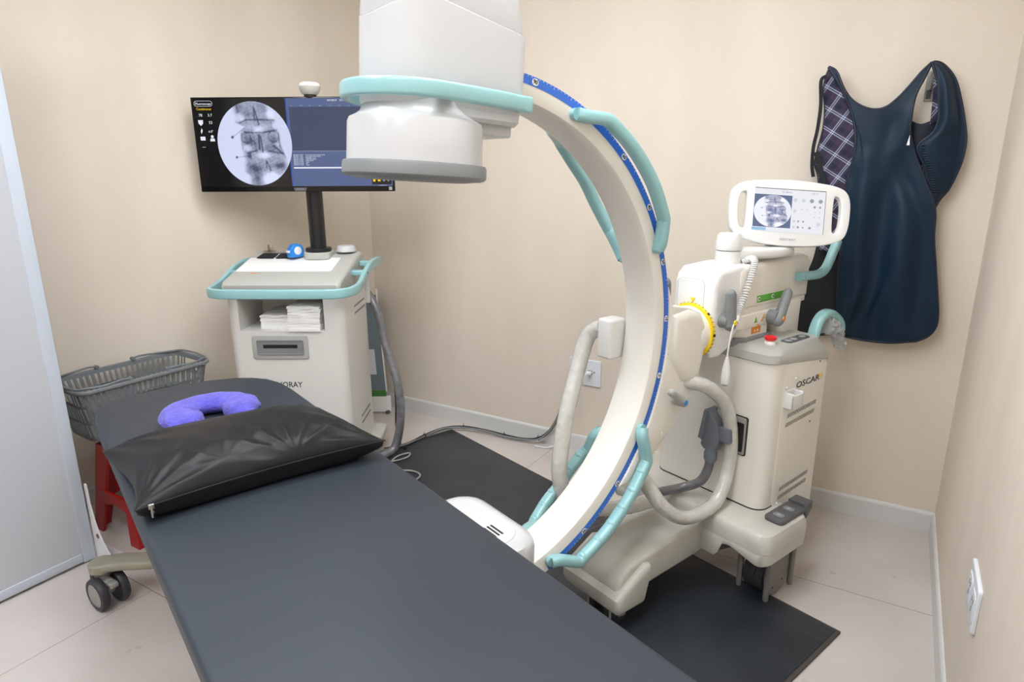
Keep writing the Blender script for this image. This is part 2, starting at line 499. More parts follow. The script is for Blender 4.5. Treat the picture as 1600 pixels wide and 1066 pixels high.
def skirting(name, p0, p1, nx, ny):
    """painted skirting board with a thin rounded top, p0->p1 along the wall, n into the room"""
    prof = [(0, 0), (.011, 0), (.011, .086), (.008, .093), (.004, .097), (0, .098)]
    g = G(); g.loft([[(p[0] + nx * a, p[1] + ny * a, z) for a, z in prof] for p in (p0, p1)])
    structure(name, g, 'skirt')
skirting('baseboard_back', (WL[0][0], YB), (XR, YB), 0, -1)
skirting('baseboard_right', (XR, YB - .011), (XR, YF), -1, 0)
_d = Vector((WL[1][0] - WL[0][0], WL[1][1] - WL[0][1])).normalized()
skirting('baseboard_left', (WL[0][0] + .002, YB - .011), (WL[1][0], WL[1][1]), -_d.y, _d.x)

# ceiling light panels (outside the picture, they light the room)
def ceiling_light(x, y, w, l, label):
    t = thing('ceiling_light', label, 'light', (x, y, CEIL), group='ceiling light panels')
    g = G(); hw, hl = w / 2, l / 2
    for a in ((-hw, hw, -hl, -hl + .02), (-hw, hw, hl - .02, hl), (-hw, -hw + .02, -hl + .02, hl - .02), (hw - .02, hw, -hl + .02, hl - .02)):
        g.box(x + a[0], x + a[1], y + a[2], y + a[3], CEIL - .03, CEIL)
    part('frame', g, 'alu', t)
    part('diffuser', G().box(x - hw + .02, x + hw - .02, y - hl + .02, y + hl - .02, CEIL - .022, CEIL - .012), 'lamp', t)
ceiling_light(-.60, -.30, .6, 1.2, 'white ceiling light panel near the right wall, towards the viewer')
ceiling_light(-1.70, -.35, .6, 1.2, 'white ceiling light panel over the treatment table')
ceiling_light(-.60, 1.50, .6, 1.2, 'white ceiling light panel near the apron corner')
ceiling_light(-1.70, 1.50, .6, 1.2, 'white ceiling light panel over the monitor cart')
# ================================================================== FLOOR MAT
def build_mat():
    t = thing('floor_mat', 'dark rubber mat lying on the tiles under the C-arm machine', 'mat', (-2.0, 1.6, 0), MED)
    x0, x1, y0, y1 = -3.215, -.815, 1.10, 2.035
    M = Matrix.Rotation(R_(1.8), 4, 'Z')
    M = Matrix.Translation((x1, y1 + .07, 0)) @ M @ Matrix.Translation((-x1, -y1 - .07, 0))
    y1 += .07
    g = G(); g.prism([(x0, y0), (x1, y0), (x1, y1), (x0, y1)], 0.0, .010, M=M)
    part('bevel_edge', g, 'matedge', t)
    g = G(); e = .013
    g.prism([(x0 + e, y0 + e), (x1 - e, y0 + e), (x1 - e, y1 - e), (x0 + e, y1 - e)], .010, .013, bev=.001, M=M)
    part('surface', g, 'mat', t)
build_mat()

# ================================================================== TREATMENT TABLE
def build_table():
    t = thing('treatment_table', 'long slate grey padded treatment table with a rounded head end on castors', 'table', (-1.6, .5, 0), MED)
    # outline of the pad, head end bowed out, corners rounded
    y0, y1, xe, xh = .158, .846, -.10, -2.90
    o = [(xe, y0), (xe, y1)]
    o += [(-2.3, y1), (-2.55, y1), (-2.66, y1 - .008), (-2.745, y1 - .035), (-2.805, y1 - .08), (-2.85, y1 - .14), (-2.885, y1 - .24), (-2.90, .5), (-2.895, .38), (-2.88, .30), (-2.855, .245), (-2.815, .20), (-2.76, .172), (-2.69, y0 + .003), (-2.6, y0)]
    g = G(); g.prism(o, .655, .722, bev=.016, seg=4)
    part('pad', g, 'vinyl', t)
    g = G(); g.prism([(xe - .01, y0 + .03), (xe - .01, y1 - .03), (-2.6, y1 - .03), (-2.72, .70), (-2.76, .5), (-2.72, .3), (-2.6, y0 + .03)], .62, .655, bev=.004)
    part('frame', g, 'dgrey', t)
    for x in (-2.05, -.75):
        g = G(); g.box(x - .09, x + .09, .41, .59, .17, .40, bev=.01); g.box(x - .065, x + .065, .435, .565, .39, .625, bev=.006)
        part('lifting_column', g, 'olive', t)
    g = G(); g.box(-2.5, -.4, .43, .57, .11, .17, bev=.012)
    part('base_beam', g, 'olive', t)
    for x, d in ((-2.52, -1), (-.42, 1)):
        g = G()
        for s in (-1, 1):
            # arm of the foot: droops from the beam out to the castor
            yc = .5 + s * .405
            pth = [(x - d * .02, .5, .150), (x - d * .02, .5 + s * .12, .155), (x + d * .03, .5 + s * .24, .158), (x + d * .09, .5 + s * .34, .160), (x + d * .115, yc, .161)]
            g.tube(catmull(pth, 5), 1, sec=rrect(.085, .034, .012, 3), up=(0, 0, 1))
            g.lathe([(.0, .143), (.042, .143), (.043, .150), (.043, .172), (.038, .178), (0, .178)], (x + d * .115, yc, 0), n=24)
        part('foot_arm', g, 'olive', t)
    # castors: twin wheel with hood
    for cx, cy, rz in ((-2.635, .095, 20), (-2.635, .905, 200), (-.305, .095, 60), (-.305, .905, 120)):
        M = Matrix.Translation((cx, cy, 0)) @ Matrix.Rotation(R_(rz), 4, 'Z')
        g = G()
        g.lathe([(0, .10), (.024, .10), (.026, .118), (.02, .124), (.02, .146), (0, .146)], n=20, M=M)
        g.box(-.045, .045, -.020, .020, .050, .112, bev=.015, M=M)
        g.box(.045, .078, -.016, .016, .088, .110, bev=.006, M=M)
        c = part('castor', g, 'hub', t)
        for sd in (-1, 1):
            g = G()
            g.lathe([(.046, sd * .023), (.060, sd * .022), (.064, sd * .030), (.064, sd * .044), (.060, sd * .051), (.048, sd * .053), (.046, sd * .048)], (.022, 0, .064), 'y', n=36, M=M)
            part('tyre', g, 'tyre', c)
            g = G(); g.lathe([(0, sd * .024), (.047, sd * .024), (.047, sd * .050), (.040, sd * .053), (0, sd * .054)], (.022, 0, .064), 'y', n=36, M=M)
            part('hub_cap', g, 'hub', c)
        g = G(); g.prism([(-.075, .065), (-.055, .06), (-.035, .115), (-.05, .128), (-.068, .12)], -.018, .018, axis='y', bev=.004, M=M)
        part('brake_lever', g, 'tyre', c)
build_table()

# ================================================================== BLACK PILLOW
def build_pillow():
    t = thing('pillow', 'plump black leatherette pillow lying across the treatment table', 'pillow', (-1.95, .48, .722), MED)
    # corners of the seam: near-left, near-right(foot side), far-right, far-left
    A = Vector((-2.195, .135, .772)); B = Vector((-1.722, .150, .776)); Cc = Vector((-1.708, .835, .782)); D = Vector((-2.165, .800, .765))
    def seam(u, v):
        u2, v2 = u * 2 - 1, v * 2 - 1
        P = (A * (1 - u) + B * u) * (1 - v) + (D * (1 - u) + Cc * u) * v
        ctr = (A + B + Cc + D) / 4
        pinch = .055 * ((1 - v2 * v2) * abs(u2) ** 3 * (1 if u2 > 0 else -1))
        pu = (B - A).normalized(); pv = (D - A).normalized()
        P = P - pu * (.026 * (1 - v2 * v2) * u2 * abs(u2) ** 2) - pv * (.030 * (1 - u2 * u2) * v2 * abs(v2) ** 2)
        return P
    def hgt(u, v):
        u2, v2 = abs(u * 2 - 1), abs(v * 2 - 1)
        return (max(0, 1 - u2 ** 2.6) ** .55) * (max(0, 1 - v2 ** 3.4) ** .55)
    def wr(u, v):
        w = 0
        u2, v2 = u * 2 - 1, v * 2 - 1
        # creases radiating from the corners and along the foot side seam
        for (cu, cv, k, amp, ph) in ((0, 0, 17, .012, .3), (1, 0, 19, .011, 1.1), (1, 1, 15, .008, 2), (0, 1, 15, .005, .6), (1, .62, 13, .009, .4), (.9, .35, 11, .004, 2.2)):
            du, dv = (u - cu) * .46, (v - cv) * .70
            d = math.hypot(du, dv); a = math.atan2(dv, du)
            w += .42 * amp * (1 - 2 * abs(math.sin(.5 * k * a + ph + 1.5 * math.sin(9 * d)))) * math.exp(-((d - .13) / .10) ** 2)
        w += .0030 * math.sin(15 * v + 6 * u + 2 * math.sin(6 * u)) * max(0, u2) * (1 - v2 * v2)
        w += .0016 * math.sin(26 * v - 9 * u) * abs(v2) ** 2 * (1 - u2 * u2)
        return w
    g = G()
    N1, N2 = 90, 130
    def top(u, v):
        h = hgt(u, v); P = seam(u, v)
        return P + Vector((0, 0, .084 * h ** 1.1 + wr(u, v) * min(1, h * 2.2)))
    def bot(u, v):
        h = hgt(u, v); P = seam(u, v); z = P.z - .075 * h ** .45
        return Vector((P.x, P.y, max(.7235, z)))
    g.grid(top, N1, N2); g.grid(bot, N1, N2)
    bmesh.ops.remove_doubles(g.bm, verts=g.bm.verts[:], dist=.0004)
    cv = part('cover', g, 'pillow', t, smooth=80)
    pts = [seam(1, k / 40) + Vector((.0015, 0, 0)) for k in range(41)]
    part('seam', G().tube(pts, .0022, 6), 'ink', t)
    # zip at the near end of the foot side
    z = seam(1, .055) + Vector((.006, 0, -.002))
    g = G(); g.box(z.x - .003, z.x + .004, z.y - .007, z.y + .007, z.z - .006, z.z + .008, bev=.002)
    g.tube([z + Vector((.003, 0, .002)), z + Vector((.007, -.001, -.012)), z + Vector((.008, -.001, -.026))], .0026, 8)
    g.lathe([(.0, -.001), (.0045, -.001), (.0045, .001), (0, .001)], (z.x + .007, z.y, z.z - .012), 'x', n=12)
    part('zip_pull', g, 'steel', t, 'metal zip pull')
build_pillow()

# ================================================================== NECK PILLOW
def build_neck():
    c = Vector((-2.385, .490, .722))
    g = G()
    R, r = .094, .054
    n, m = 96, 32
    rings = []
    gap = R_(26)
    dirn = R_(2)              # opening, towards the black pillow
    for i in range(n + 1):
        a = dirn + gap + (2 * PI - 2 * gap) * i / n
        e = min(i, n - i) / n * 14
        k = math.sqrt(max(0, 1 - (1 - min(1, e)) ** 2)) if e < 1 else 1
        k = max(k, .02)
        fat = 1.0 + .05 * math.sin(5 * a)
        ring = []
        for j in range(m):
            b = 2 * PI * j / m
            rad = R + r * k * fat * math.cos(b)
            z = r * .62 + r * .66 * k * math.sin(b) * (1 if math.sin(b) > 0 else .92)
            wob = 1 + .02 * math.sin(11 * a + 3 * b)
            ring.append((c.x + rad * math.cos(a) * wob, c.y + rad * math.sin(a) * 1.14 * wob, c.z + max(.0015, z)))
        rings.append(ring)
    g.loft(rings)
    t = thing('neck_pillow', 'violet plush horseshoe neck pillow behind the black pillow', 'pillow', tuple(c), MED)
    part('plush_cover', g, 'violet', t, smooth=80)
    g = G(); g.box(c.x + .118, c.x + .150, c.y + .065, c.y + .066, c.z + .004, c.z + .05)
    part('care_tag', g, 'label', t)
build_neck()

# ================================================================== PARTITION PANEL
def build_partition():
    X = -2.758; Y1 = 1.168
    t = thing('partition_panel', 'pale grey partition board in an aluminium frame on a white steel foot', 'partition', (X - .02, 0, 0))
    g = G(); g.box(X - .034, X - .004, -1.55, Y1 - .045, .05, 2.25)
    part('board', g, 'panel', t)
    for y0, y1 in ((Y1 - .048, Y1), (-1.598, -1.55)):
        g = G(); g.box(X - .038, X, y0, y1, .006, 2.30, bev=.004)
        part('upright_profile', g, 'alu', t)
    for z0, z1 in ((.012, .052), (2.25, 2.29)):
        g = G(); g.box(X - .038, X, -1.55, Y1 - .048, z0, z1, bev=.004)
        part('rail_profile', g, 'alu', t)
    # steel foot: base plate and a hollow-curved gusset
    for yy in (Y1 + .004, -1.604):
        s = 1 if yy > 0 else -1
        g = G(); g.box(X - .11, X + .20, yy - (.014 if s > 0 else .075), yy + (.075 if s > 0 else .014), 0, .006, bev=.001)
        pts = [(X - .004, .006), (X - .004, .345), (X + .010, .345)]
        for k in range(1, 15):
            a = k / 15 * PI / 2
            pts.append((X + .010 + .185 * (1 - math.cos(a)) ** 1.1, .345 - .335 * math.sin(a) ** .9 if k < 14 else .012))
        pts += [(X + .20, .006)]
        g.prism(pts, yy + s * .002, yy + s * .008, axis='y')
        f = part('steel_foot', g, 'whitesteel', t)
        g = G(); g.lathe([(0, 0), (.011, 0), (.011, .0015), (0, .0015)], (X + .034, yy + .0004 if s > 0 else yy - .0019, .115), 'y', n=20)
        part('bolt_hole', g, 'brass', f)
build_partition()

# ================================================================== RED STOOL
def build_stool():
    cx, cy = -2.84, 1.475
    t = thing('stool', 'red plastic stool standing under the grey shopping basket', 'stool', (cx, cy, 0))
    H = .445; tw, bw = .130, .178        # half widths at the top and at the floor
    g = G(); g.prism(rrect(2 * tw, 2 * tw, .03, 5, cx, cy), H - .022, H, bev=.006)
    g.prism(rrect(2 * tw - .02, 2 * tw - .02, .03, 5, cx, cy), H - .045, H - .02)
    part('seat', g, 'red', t)
    def corner(sx, sy, z):
        k = 1 - z / H; w = tw + (bw - tw) * k
        return Vector((cx + sx * w, cy + sy * w, z))
    for sx in (-1, 1):
        for sy in (-1, 1):
            rings = []
            for z, wd in ((H - .03, .110), (.28, .088), (.15, .078), (0, .066)):
                p = corner(sx, sy, z); th = .012
                # L shaped section
                L = [(0, 0), (-sx * wd, 0), (-sx * wd, -sy * th), (-sx * th, -sy * th), (-sx * th, -sy * wd), (0, -sy * wd)]
                rings.append([(p.x + a, p.y + b, z) for a, b in L])
            part('leg', G().loft(rings), 'red', t)
    for sy in (-1, 1):
        g = G(); z0, z1 = .125, .205
        a, b = corner(-1, sy, z0), corner(1, sy, z0); c, d = corner(1, sy, z1), corner(-1, sy, z1)
        pts = [(a.x + .03, z0), (cx, z0 + .035), (b.x - .03, z0), (c.x - .03, z1), (d.x + .03, z1)]
        g.prism(pts, a.y - sy * .004, a.y - sy * .016, axis='y'); part('brace', g, 'red', t)
    for sx in (-1, 1):
        g = G(); z0, z1 = .125, .205
        a, b = corner(sx, -1, z0), corner(sx, 1, z0)
        g.prism([(a.y + .03, z0), (cy, z0 + .035), (b.y - .03, z0), (b.y - .03, z1), (a.y + .03, z1)], a.x - sx * .004, a.x - sx * .016, axis='x'); part('brace', g, 'red', t)
build_stool()

# ================================================================== SHOPPING BASKET
def build_basket():
    cx, cy, z0, H = -3.0, 1.565, .447, .238
    fr = Frame(cx, cy, -3)
    t = thing('shopping_basket', 'grey plastic shopping basket with slotted sides on the red stool', 'basket', (0, 0, z0), fr)
    TW, TL, BW, BL = .155, .295, .125, .255      # half sizes x (across), y (long) at the rim and at the bottom
    RC = .05
    def outline(k, inset=0, n=7):
        w = BW + (TW - BW) * k - inset; l = BL + (TL - BL) * k - inset
        return rrect(2 * w, 2 * l, RC, n)
    # the slotted wall: walk around the perimeter in small bars with cross bands
    def per(k, s):
        """point on the outline at fraction s of its perimeter"""
        o = outline(k); L = []
        tot = 0
        for i in range(len(o)):
            a, b = o[i], o[(i + 1) % len(o)]; d = math.hypot(a[0] - b[0], a[1] - b[1]); L.append(d); tot += d
        q = (s % 1) * tot
        for i, d in enumerate(L):
            if q <= d or i == len(L) - 1:
                f = min(1, q / d) if d else 0; a, b = o[i], o[(i + 1) % len(o)]
                return (a[0] + (b[0] - a[0]) * f, a[1] + (b[1] - a[1]) * f)
            q -= d
    bands = [(0, .06), (.325, .375), (.655, .715), (.93, 1.0)]
    NB = 132
    th = .0028
    g = G()
    def wallpatch(s0, s1, k0, k1):
        P = []
        for k in (k0, k1):
            for s in (s0, s1):
                x, y = per(k, s); P.append(Vector((x, y, z0 + .004 + H * k)))
        c = Vector((0, 0, P[0].z))
        q = []
        for p in P:
            n = Vector((p.x, p.y * .5, 0)).normalized(); q.append(p - n * th)
        a, b, c_, d = P; e, f, h, i = q
        g._add([a, b, d, c_, e, f, i, h], [(0, 1, 2, 3), (5, 4, 7, 6), (0, 4, 5, 1), (1, 5, 6, 2), (2, 6, 7, 3), (3, 7, 4, 0)])
    for i in range(NB):
        s0, s1 = i / NB, (i + 1) / NB
        x, y = per(1, (s0 + s1) / 2)
        # blank panels in the middle of both long sides (label areas) below the top band
        blank = abs(y) < .085 and abs(x) > TW - .04
        for k0, k1 in bands: wallpatch(s0, s1, k0, k1)
        if blank:
            wallpatch(s0, s1, .06, .715)
            if i % 2: wallpatch(s0 + .12 / NB, s0 + .88 / NB, .715, .93)
        else:
            if i % 2 and not (abs(x) < .05 and abs(y) > TL - .03):
                wallpatch(s0, s1, .06, .93)
            elif i % 2: wallpatch(s0, s1, .06, .715)
    part('slotted_wall', g, 'basket', t, smooth=0)
    g = G(); g.prism(outline(0, .002), z0, z0 + .005)
    part('bottom', g, 'basket', t)
    # rolled rim
    o = [(x, y, z0 + H + .002) for x, y in rrect(2 * TW + .012, 2 * TL + .012, RC + .006, 8)]
    g = G(); g.tube(o, 1, closed=True, sec=rrect(.014, .016, .004, 3), up=(0, 0, 1))
    part('rim', g, 'basket', t)
    # two folded carrying handles, each lying on the rim around one end
    for e in (1, -1):
        zt = z0 + H + .018
        pts = [(-TW - .003, e * .085, zt), (-TW - .004, e * .12, zt + .004), (-TW - .004, e * .20, zt - .002), (-TW + .03, e * (TL - .015), zt - .002), (-TW + .06, e * (TL + .004), zt),
               (0, e * (TL + .010), zt + .001), (TW - .06, e * (TL + .004), zt), (TW - .03, e * (TL - .015), zt - .002), (TW + .004, e * .20, zt - .002), (TW + .004, e * .12, zt + .004), (TW + .003, e * .085, zt)]
        g = G(); g.tube(catmull(pts, 5), .0048, 8)
        for sx in (-1, 1):
            g.tube([(sx * (TW - .008), e * .083, zt - .001), (sx * (TW + .012), e * .083, zt - .001)], .009, 12)
        part('carrying_handle', g, 'basket', t)
build_basket()
# ================================================================== C-ARM MACHINE
CC = Vector((-1.40, .953, 1.086))        # centre of the C
def polar(th, r): return (CC.y + r * math.cos(R_(th)), CC.z + r * math.sin(R_(th)))
def xray_color(x, y):
    """x, y in -1..1 over the round picture: density of a lumbar spine seen from behind, with needles"""
    px, py = 430 + 430 * x, 540 - 480 * y
    def gs(a, b, sx, sy): return math.exp(-((px - a) / sx) ** 2 - ((py - b) / sy) ** 2)
    def lerp(T, q):
        for (a, va), (b, vb) in zip(T, T[1:]):
            if q <= b: return va + (vb - va) * max(0, q - a) / (b - a)
        return T[-1][1]
    def seg(x0, y0, x1, y1, w):
        ex, ey = x1 - x0, y1 - y0
        q = max(0, min(1, ((px - x0) * ex + (py - y0) * ey) / (ex * ex + ey * ey)))
        return math.exp(-((px - x0 - q * ex) ** 2 + (py - y0 - q * ey) ** 2) / (w * w))
    L = lerp([(60, 235), (200, 235), (300, 235), (345, 330), (400, 290), (520, 285), (600, 285), (690, 300), (740, 310), (860, 290), (920, 350), (1020, 340)], py)
    Rr = lerp([(60, 600), (200, 610), (280, 680), (330, 640), (400, 705), (520, 715), (620, 740), (700, 770), (820, 780), (900, 700), (1020, 720)], py)
    inn = 1 / (1 + math.exp(-(px - L) / 9)) / (1 + math.exp((px - Rr) / 9))
    tex = .5 + .22 * math.sin(px / 17 + 2 * math.sin(py / 31)) * math.sin(py / 22 + 1.5 * math.sin(px / 27)) + .16 * math.sin(px / 9 + py / 14) * math.sin(py / 11 - px / 23) + .10 * math.sin(px / 5.5 - py / 7.5)
    d = inn * (.26 + .26 * tex)
    d += .06 + .05 * (px > Rr)
    for a, b, sx, sy, k in ((270, 120, 50, 60, .18), (380, 200, 70, 40, .14), (560, 130, 60, 50, .12), (370, 510, 60, 50, .22), (650, 500, 60, 60, .20), (440, 560, 50, 70, .14), (600, 600, 70, 50, .16),
                            (330, 460, 50, 50, .10), (410, 820, 70, 45, .34), (700, 790, 70, 35, .36), (340, 780, 45, 50, .12), (420, 940, 55, 80, .22), (355, 670, 20, 28, .55), (660, 560, 22, 16, .3)): d += k * gs(a, b, sx, sy)
    for s_ in ((280, 300, 350, 268, 9, .34), (350, 268, 480, 264, 8, .34), (480, 264, 680, 272, 9, .34), (325, 402, 410, 412, 9, .34), (410, 412, 560, 408, 6, .24), (560, 408, 700, 380, 10, .34),
               (285, 420, 285, 600, 9, .24), (715, 410, 720, 560, 9, .26), (720, 560, 770, 690, 10, .28), (330, 640, 450, 618, 8, .30), (590, 622, 740, 650, 8, .28), (340, 545, 400, 500, 8, .2), (640, 300, 640, 360, 7, .2),
               (452, 120, 456, 280, 6, .55), (462, 140, 500, 320, 6, .50), (486, 440, 482, 600, 9, .70), (505, 455, 515, 640, 7, .45), (545, 735, 540, 820, 5, .45), (552, 745, 590, 850, 6, .45), (575, 830, 572, 885, 4, .35),
               (255, 90, 280, 180, 8, .2), (650, 565, 750, 655, 8, .75), (178, 463, 325, 360, 3.4, .50), (205, 692, 350, 675, 3.2, .42)): d += s_[5] * seg(*s_[:5])
    for a, b, r in ((335, 470, 55), (655, 455, 60)): d += .16 * math.exp(-((math.hypot(px - a, py - b) - r) / 9) ** 2)
    for a, b, r in ((178, 463, 15), (205, 692, 13)): d += 1.3 * math.exp(-(math.hypot(px - a, py - b) / r) ** 4)
    for a, b, sx, sy, k in ((490, 372, 62, 32, .40), (530, 668, 82, 38, .46), (590, 950, 100, 85, .75), (285, 245, 58, 48, .34), (630, 215, 45, 48, .34), (340, 585, 48, 42, .34), (680, 550, 42, 24, .3), (560, 340, 60, 26, .14), (400, 345, 50, 30, .1), (800, 340, 60, 6, .12)):
        d -= k * math.exp(-(((px - a) / sx) ** 2 + ((py - b) / sy) ** 2) ** 1.6)
    return max(0, min(1, d * 1.35))
def xray_disc(parent, M, rx, ry, lo, hi, n=84, clip=1.0, name='xray_picture', sq=None):
    bm = bmesh.new(); vs = {}
    lay = bm.loops.layers.color.new('xray')
    rings = 84; seg = 180
    P = [[None] * seg for _ in range(rings + 1)]
    c0 = bm.verts.new(M @ Vector((0, 0, 0)))
    inf = {c0: (0, 0)}
    for i in range(1, rings + 1):
        for k in range(seg):
            r = i / rings; a = 2 * PI * k / seg; x, y = r * math.cos(a), r * math.sin(a)
            if sq: x = max(-sq[0], min(sq[0], x)); y = max(-sq[1], min(sq[1], y))
            v = bm.verts.new(M @ Vector((x * rx, y * ry, 0))); P[i][k] = v; inf[v] = (x, y)
    for k in range(seg):
        f = bm.faces.new([c0, P[1][k], P[1][(k + 1) % seg]])
        for i in range(1, rings): bm.faces.new([P[i][k], P[i + 1][k], P[i + 1][(k + 1) % seg], P[i][(k + 1) % seg]])
    lo, hi = srgb(lo), srgb(hi)
    for f in bm.faces:
        for l in f.loops:
            d = xray_color(*inf[l.vert])
            l[lay] = tuple(hi[i] + (lo[i] - hi[i]) * d for i in range(3)) + (1,)
    # vertex colours here are written as display values
    for f in bm.faces:
        for l in f.loops:
            c = l[lay]; l[lay] = tuple(12.92 * v if v <= .0031308 else 1.055 * v ** (1 / 2.4) - .055 for v in c[:3]) + (1,)
    return part(name, bm, 'xray', parent, smooth=0)

def build_machine():
    t = thing('c_arm_machine', 'white mobile C-arm x-ray machine with teal handles and a blue degree scale', 'x-ray machine', (-1.40, 2.2, 0), MED)
    s0, s1 = -1.468, -1.333                     # side faces of the C
    # ---------------- the C itself
    sec = []
    r0, r1 = .685, .750
    g = G(); rings = []
    A0, A1, N = -101, 96, 110
    prof = [(s0 + .012, r0), (s0 + .045, r0 - .004), (s1 - .045, r0 - .004), (s1 - .012, r0), (s1 - .004, r0 + .004), (s1, r0 + .014), (s1, r1 - .002), (s1 - .004, r1), (s1 - .03, r1), (s1 - .034, r1 - .012), (s0 + .034, r1 - .012), (s0 + .03, r1), (s0 + .004, r1), (s0, r1 - .002), (s0, r0 + .014), (s0 + .004, r0 + .004)]
    for i in range(N + 1):
        th = A0 + (A1 - A0) * i / N
        rings.append([(s, *polar(th, r)) for s, r in prof])
    g.loft(rings)
    carc = part('curved_arm', g, 'warm', t)
    # blue degree scale on the near side face
    g = G(); n = 150; a0, a1 = -72, 84
    rows = [[(s1 + .0008, *polar(a0 + (a1 - a0) * i / n, r)) for i in range(n + 1)] for r in (.7265, .7495)]
    for i in range(n): g._add([rows[0][i], rows[0][i + 1], rows[1][i + 1], rows[1][i]], [(0, 1, 2, 3)])
    part('degree_scale', g, 'blue', carc, 'blue degree scale tape with white numbers')
    g = G()
    lab0 = [(90, 76.9), (75, 62.0), (60, 47.0), (45, 32.1), (30, 17.1), (15, 2.0), (0, -13.2), (15, -28.5), (30, -43.8), (45, -58.8)]
    for k in range(0, 151):
        th = 76.9 - k * .997 + 5 * .997
        if any(abs(th - a) < .8 for _, a in lab0): continue
        L = .0075 if k % 5 == 0 else .0038
        p, q = polar(th, .7488), polar(th, .7488 - L)
        e = .0005; dth = .045
        p1, p2, q1, q2 = polar(th - dth, .7488), polar(th + dth, .7488), polar(th - dth, .7488 - L), polar(th + dth, .7488 - L)
        x = s1 + .0014
        g._add([(x, *p1), (x, *p2), (x, *q2), (x, *q1)], [(0, 1, 2, 3)])
    for v, a in lab0:
        c = polar(a, .738); er = Vector((0, math.cos(R_(a)), math.sin(R_(a)))); et = Vector((0, -math.sin(R_(a)), math.cos(R_(a))))
        Mx = axes((s1 + .0014, *c), -et, er)
        # text runs along the tape, reads with its top outward
        g.prism(rrect(.021, .0165, .0082, 6), -.0002, .0004, M=Mx)
    part('scale_marks', g, 'label', carc)
    g = G()
    for v, a in lab0:
        c = polar(a, .738); er = Vector((0, math.cos(R_(a)), math.sin(R_(a)))); et = Vector((0, -math.sin(R_(a)), math.cos(R_(a))))
        g.text(str(v), axes((s1 + .0022, *c), -et, er), .0150, bold=.02)
    parts('scale_number', g, 'ink', carc, .008)
    # ---------------- side handles of the C: offset teal grab bars
    def grab(side, pts, nm='grab_handle', wavy=False):
        """pts: (t, z, s offset)"""
        path = catmull([(side(o), a, b) for a, b, o in pts], 4)
        g = G(); g.tube(path, 1, sec=rrect(.034, .040, .013, 4), up=(1, 0, 0))
        if wavy:
            m = len(path)
            for i in range(int(m * .25), int(m * .78), 3):
                p = path[i]; r = Vector((0, CC.y - p.y, CC.z - p.z)).normalized()
                g.sphere(p + r * .0075, .0130, sx=1.55, n=7)
        h = part(nm, g, 'teal', t)
        g = G()
        for e in (0, -1):
            p = path[e]; p0 = Vector((side(0), p.y, p.z))
            g.tube([p0 + Vector((side(-.004) - side(0), 0, 0)), p + Vector((side(.004) - side(0), 0, 0))], .0165, 16)
        parts('mount', g, 'teal', h)
        g = G()
        for e in (0, -1):
            p = path[e]; q = side(.022)
            d = side(1) - side(0)
            g.lathe([(0, 0), (.0075, 0), (.0075, .0025 * d), (.006, .004 * d), (0, .004 * d)], (p.x + d * .016, p.y, p.z), 'x', n=16)
        parts('screw_cap', g, 'teal', h)
    near = lambda o: s1 + o
    far = lambda o: s0 - o
    def gpts(th0, th1, rad, off):
        out = []
        a = polar(th0, .715); out.append((a[0], a[1], .012))
        for f, r in ((.05, .722), (.15, rad - .004), (.20, rad), (.35, rad + .002), (.5, rad + .003), (.65, rad + .002), (.82, rad), (.86, rad - .003), (.955, .725)):
            th = th0 + (th1 - th0) * f
            a = polar(th, r); out.append((a[0], a[1], .018 + off * min(1, 4 * min(f, 1 - f))))
        a = polar(th1, .715); out.append((a[0], a[1], .012))
        return out
    grab(near, gpts(65, 21.5, .752, .018))
    grab(near, gpts(-28, -71, .785, .016), wavy=True)
    grab(far, gpts(60, 17.5, .738, .078))
    grab(far, gpts(-33, -69, .765, .078), wavy=True)
    # ---------------- image detector
    dl = R_(4.0)
    Md = Matrix.Translation((-1.40, .803, 1.572)) @ Matrix.Rotation(-dl, 4, 'X')
    g = G(); g.lathe([(0, -.004), (.12, -.004), (.157, 0), (.166, .003), (.170, .008), (.170, .030), (.167, .036), (.150, .038), (0, .038)], n=72, M=Md)
    part('detector_rim', g, 'midgrey', t, 'grey detector rim')
    g = G(); g.lathe([(0, .036), (.160, .036), (.159, .06), (.158, .122), (.154, .131), (.142, .137), (.130, .146), (.124, .160), (.122, .21), (0, .21)], n=72, M=Md)
    part('detector_drum', g, 'bright', t)
    def dshape(hw, t0, t1, rc=.03, n=26):
        """outline round at the front (t0), square at the back (t1); local x = s, y = t"""
        o = []
        cy = t0 + hw
        for k in range(n + 1):
            a = PI + PI * k / n
            o.append((hw * math.cos(a), cy + hw * math.sin(a)))
        for k in range(5): a = R_(0 + 90 * k / 4); o.append((hw - rc + rc * math.cos(a), t1 - rc + rc * math.sin(a)))
        for k in range(5): a = R_(90 + 90 * k / 4); o.append((-hw + rc + rc * math.cos(a), t1 - rc + rc * math.sin(a)))
        return o
    def ringof(hw, t0, t1, z, rc=.03): return [(x, y, z) for x, y in dshape(hw, t0, t1, rc)]
    # carrier under the handle ring: slab that runs back to the C
    g = G(); g.loft([ringof(.108, -.114, .225, .136), ringof(.116, -.122, .230, .144), ringof(.1205, -.127, .232, .19), ringof(.1205, -.127, .232, .24)], M=Md)
    g.box(-.075, .075, .10, .228, .112, .170, bev=.006, M=Md)
    car = part('detector_carrier', g, 'bright', t)
    g = G(); g.lathe([(math.sin(PI * k / 10), -math.cos(PI * k / 10)) for k in range(11)], n=24, M=Md @ Matrix.Translation((.040, -.1130, .148)) @ Matrix.Rotation(R_(18), 4, 'Z') @ Matrix.Diagonal((.024, .008, .006, 1)))
    part('recess', g, 'grey', car)  # grey lens set into the carrier, its darker colour imitates shade in a dent
    # main housing, with a slanted seam to the upper cap
    g = G()
    H1 = []
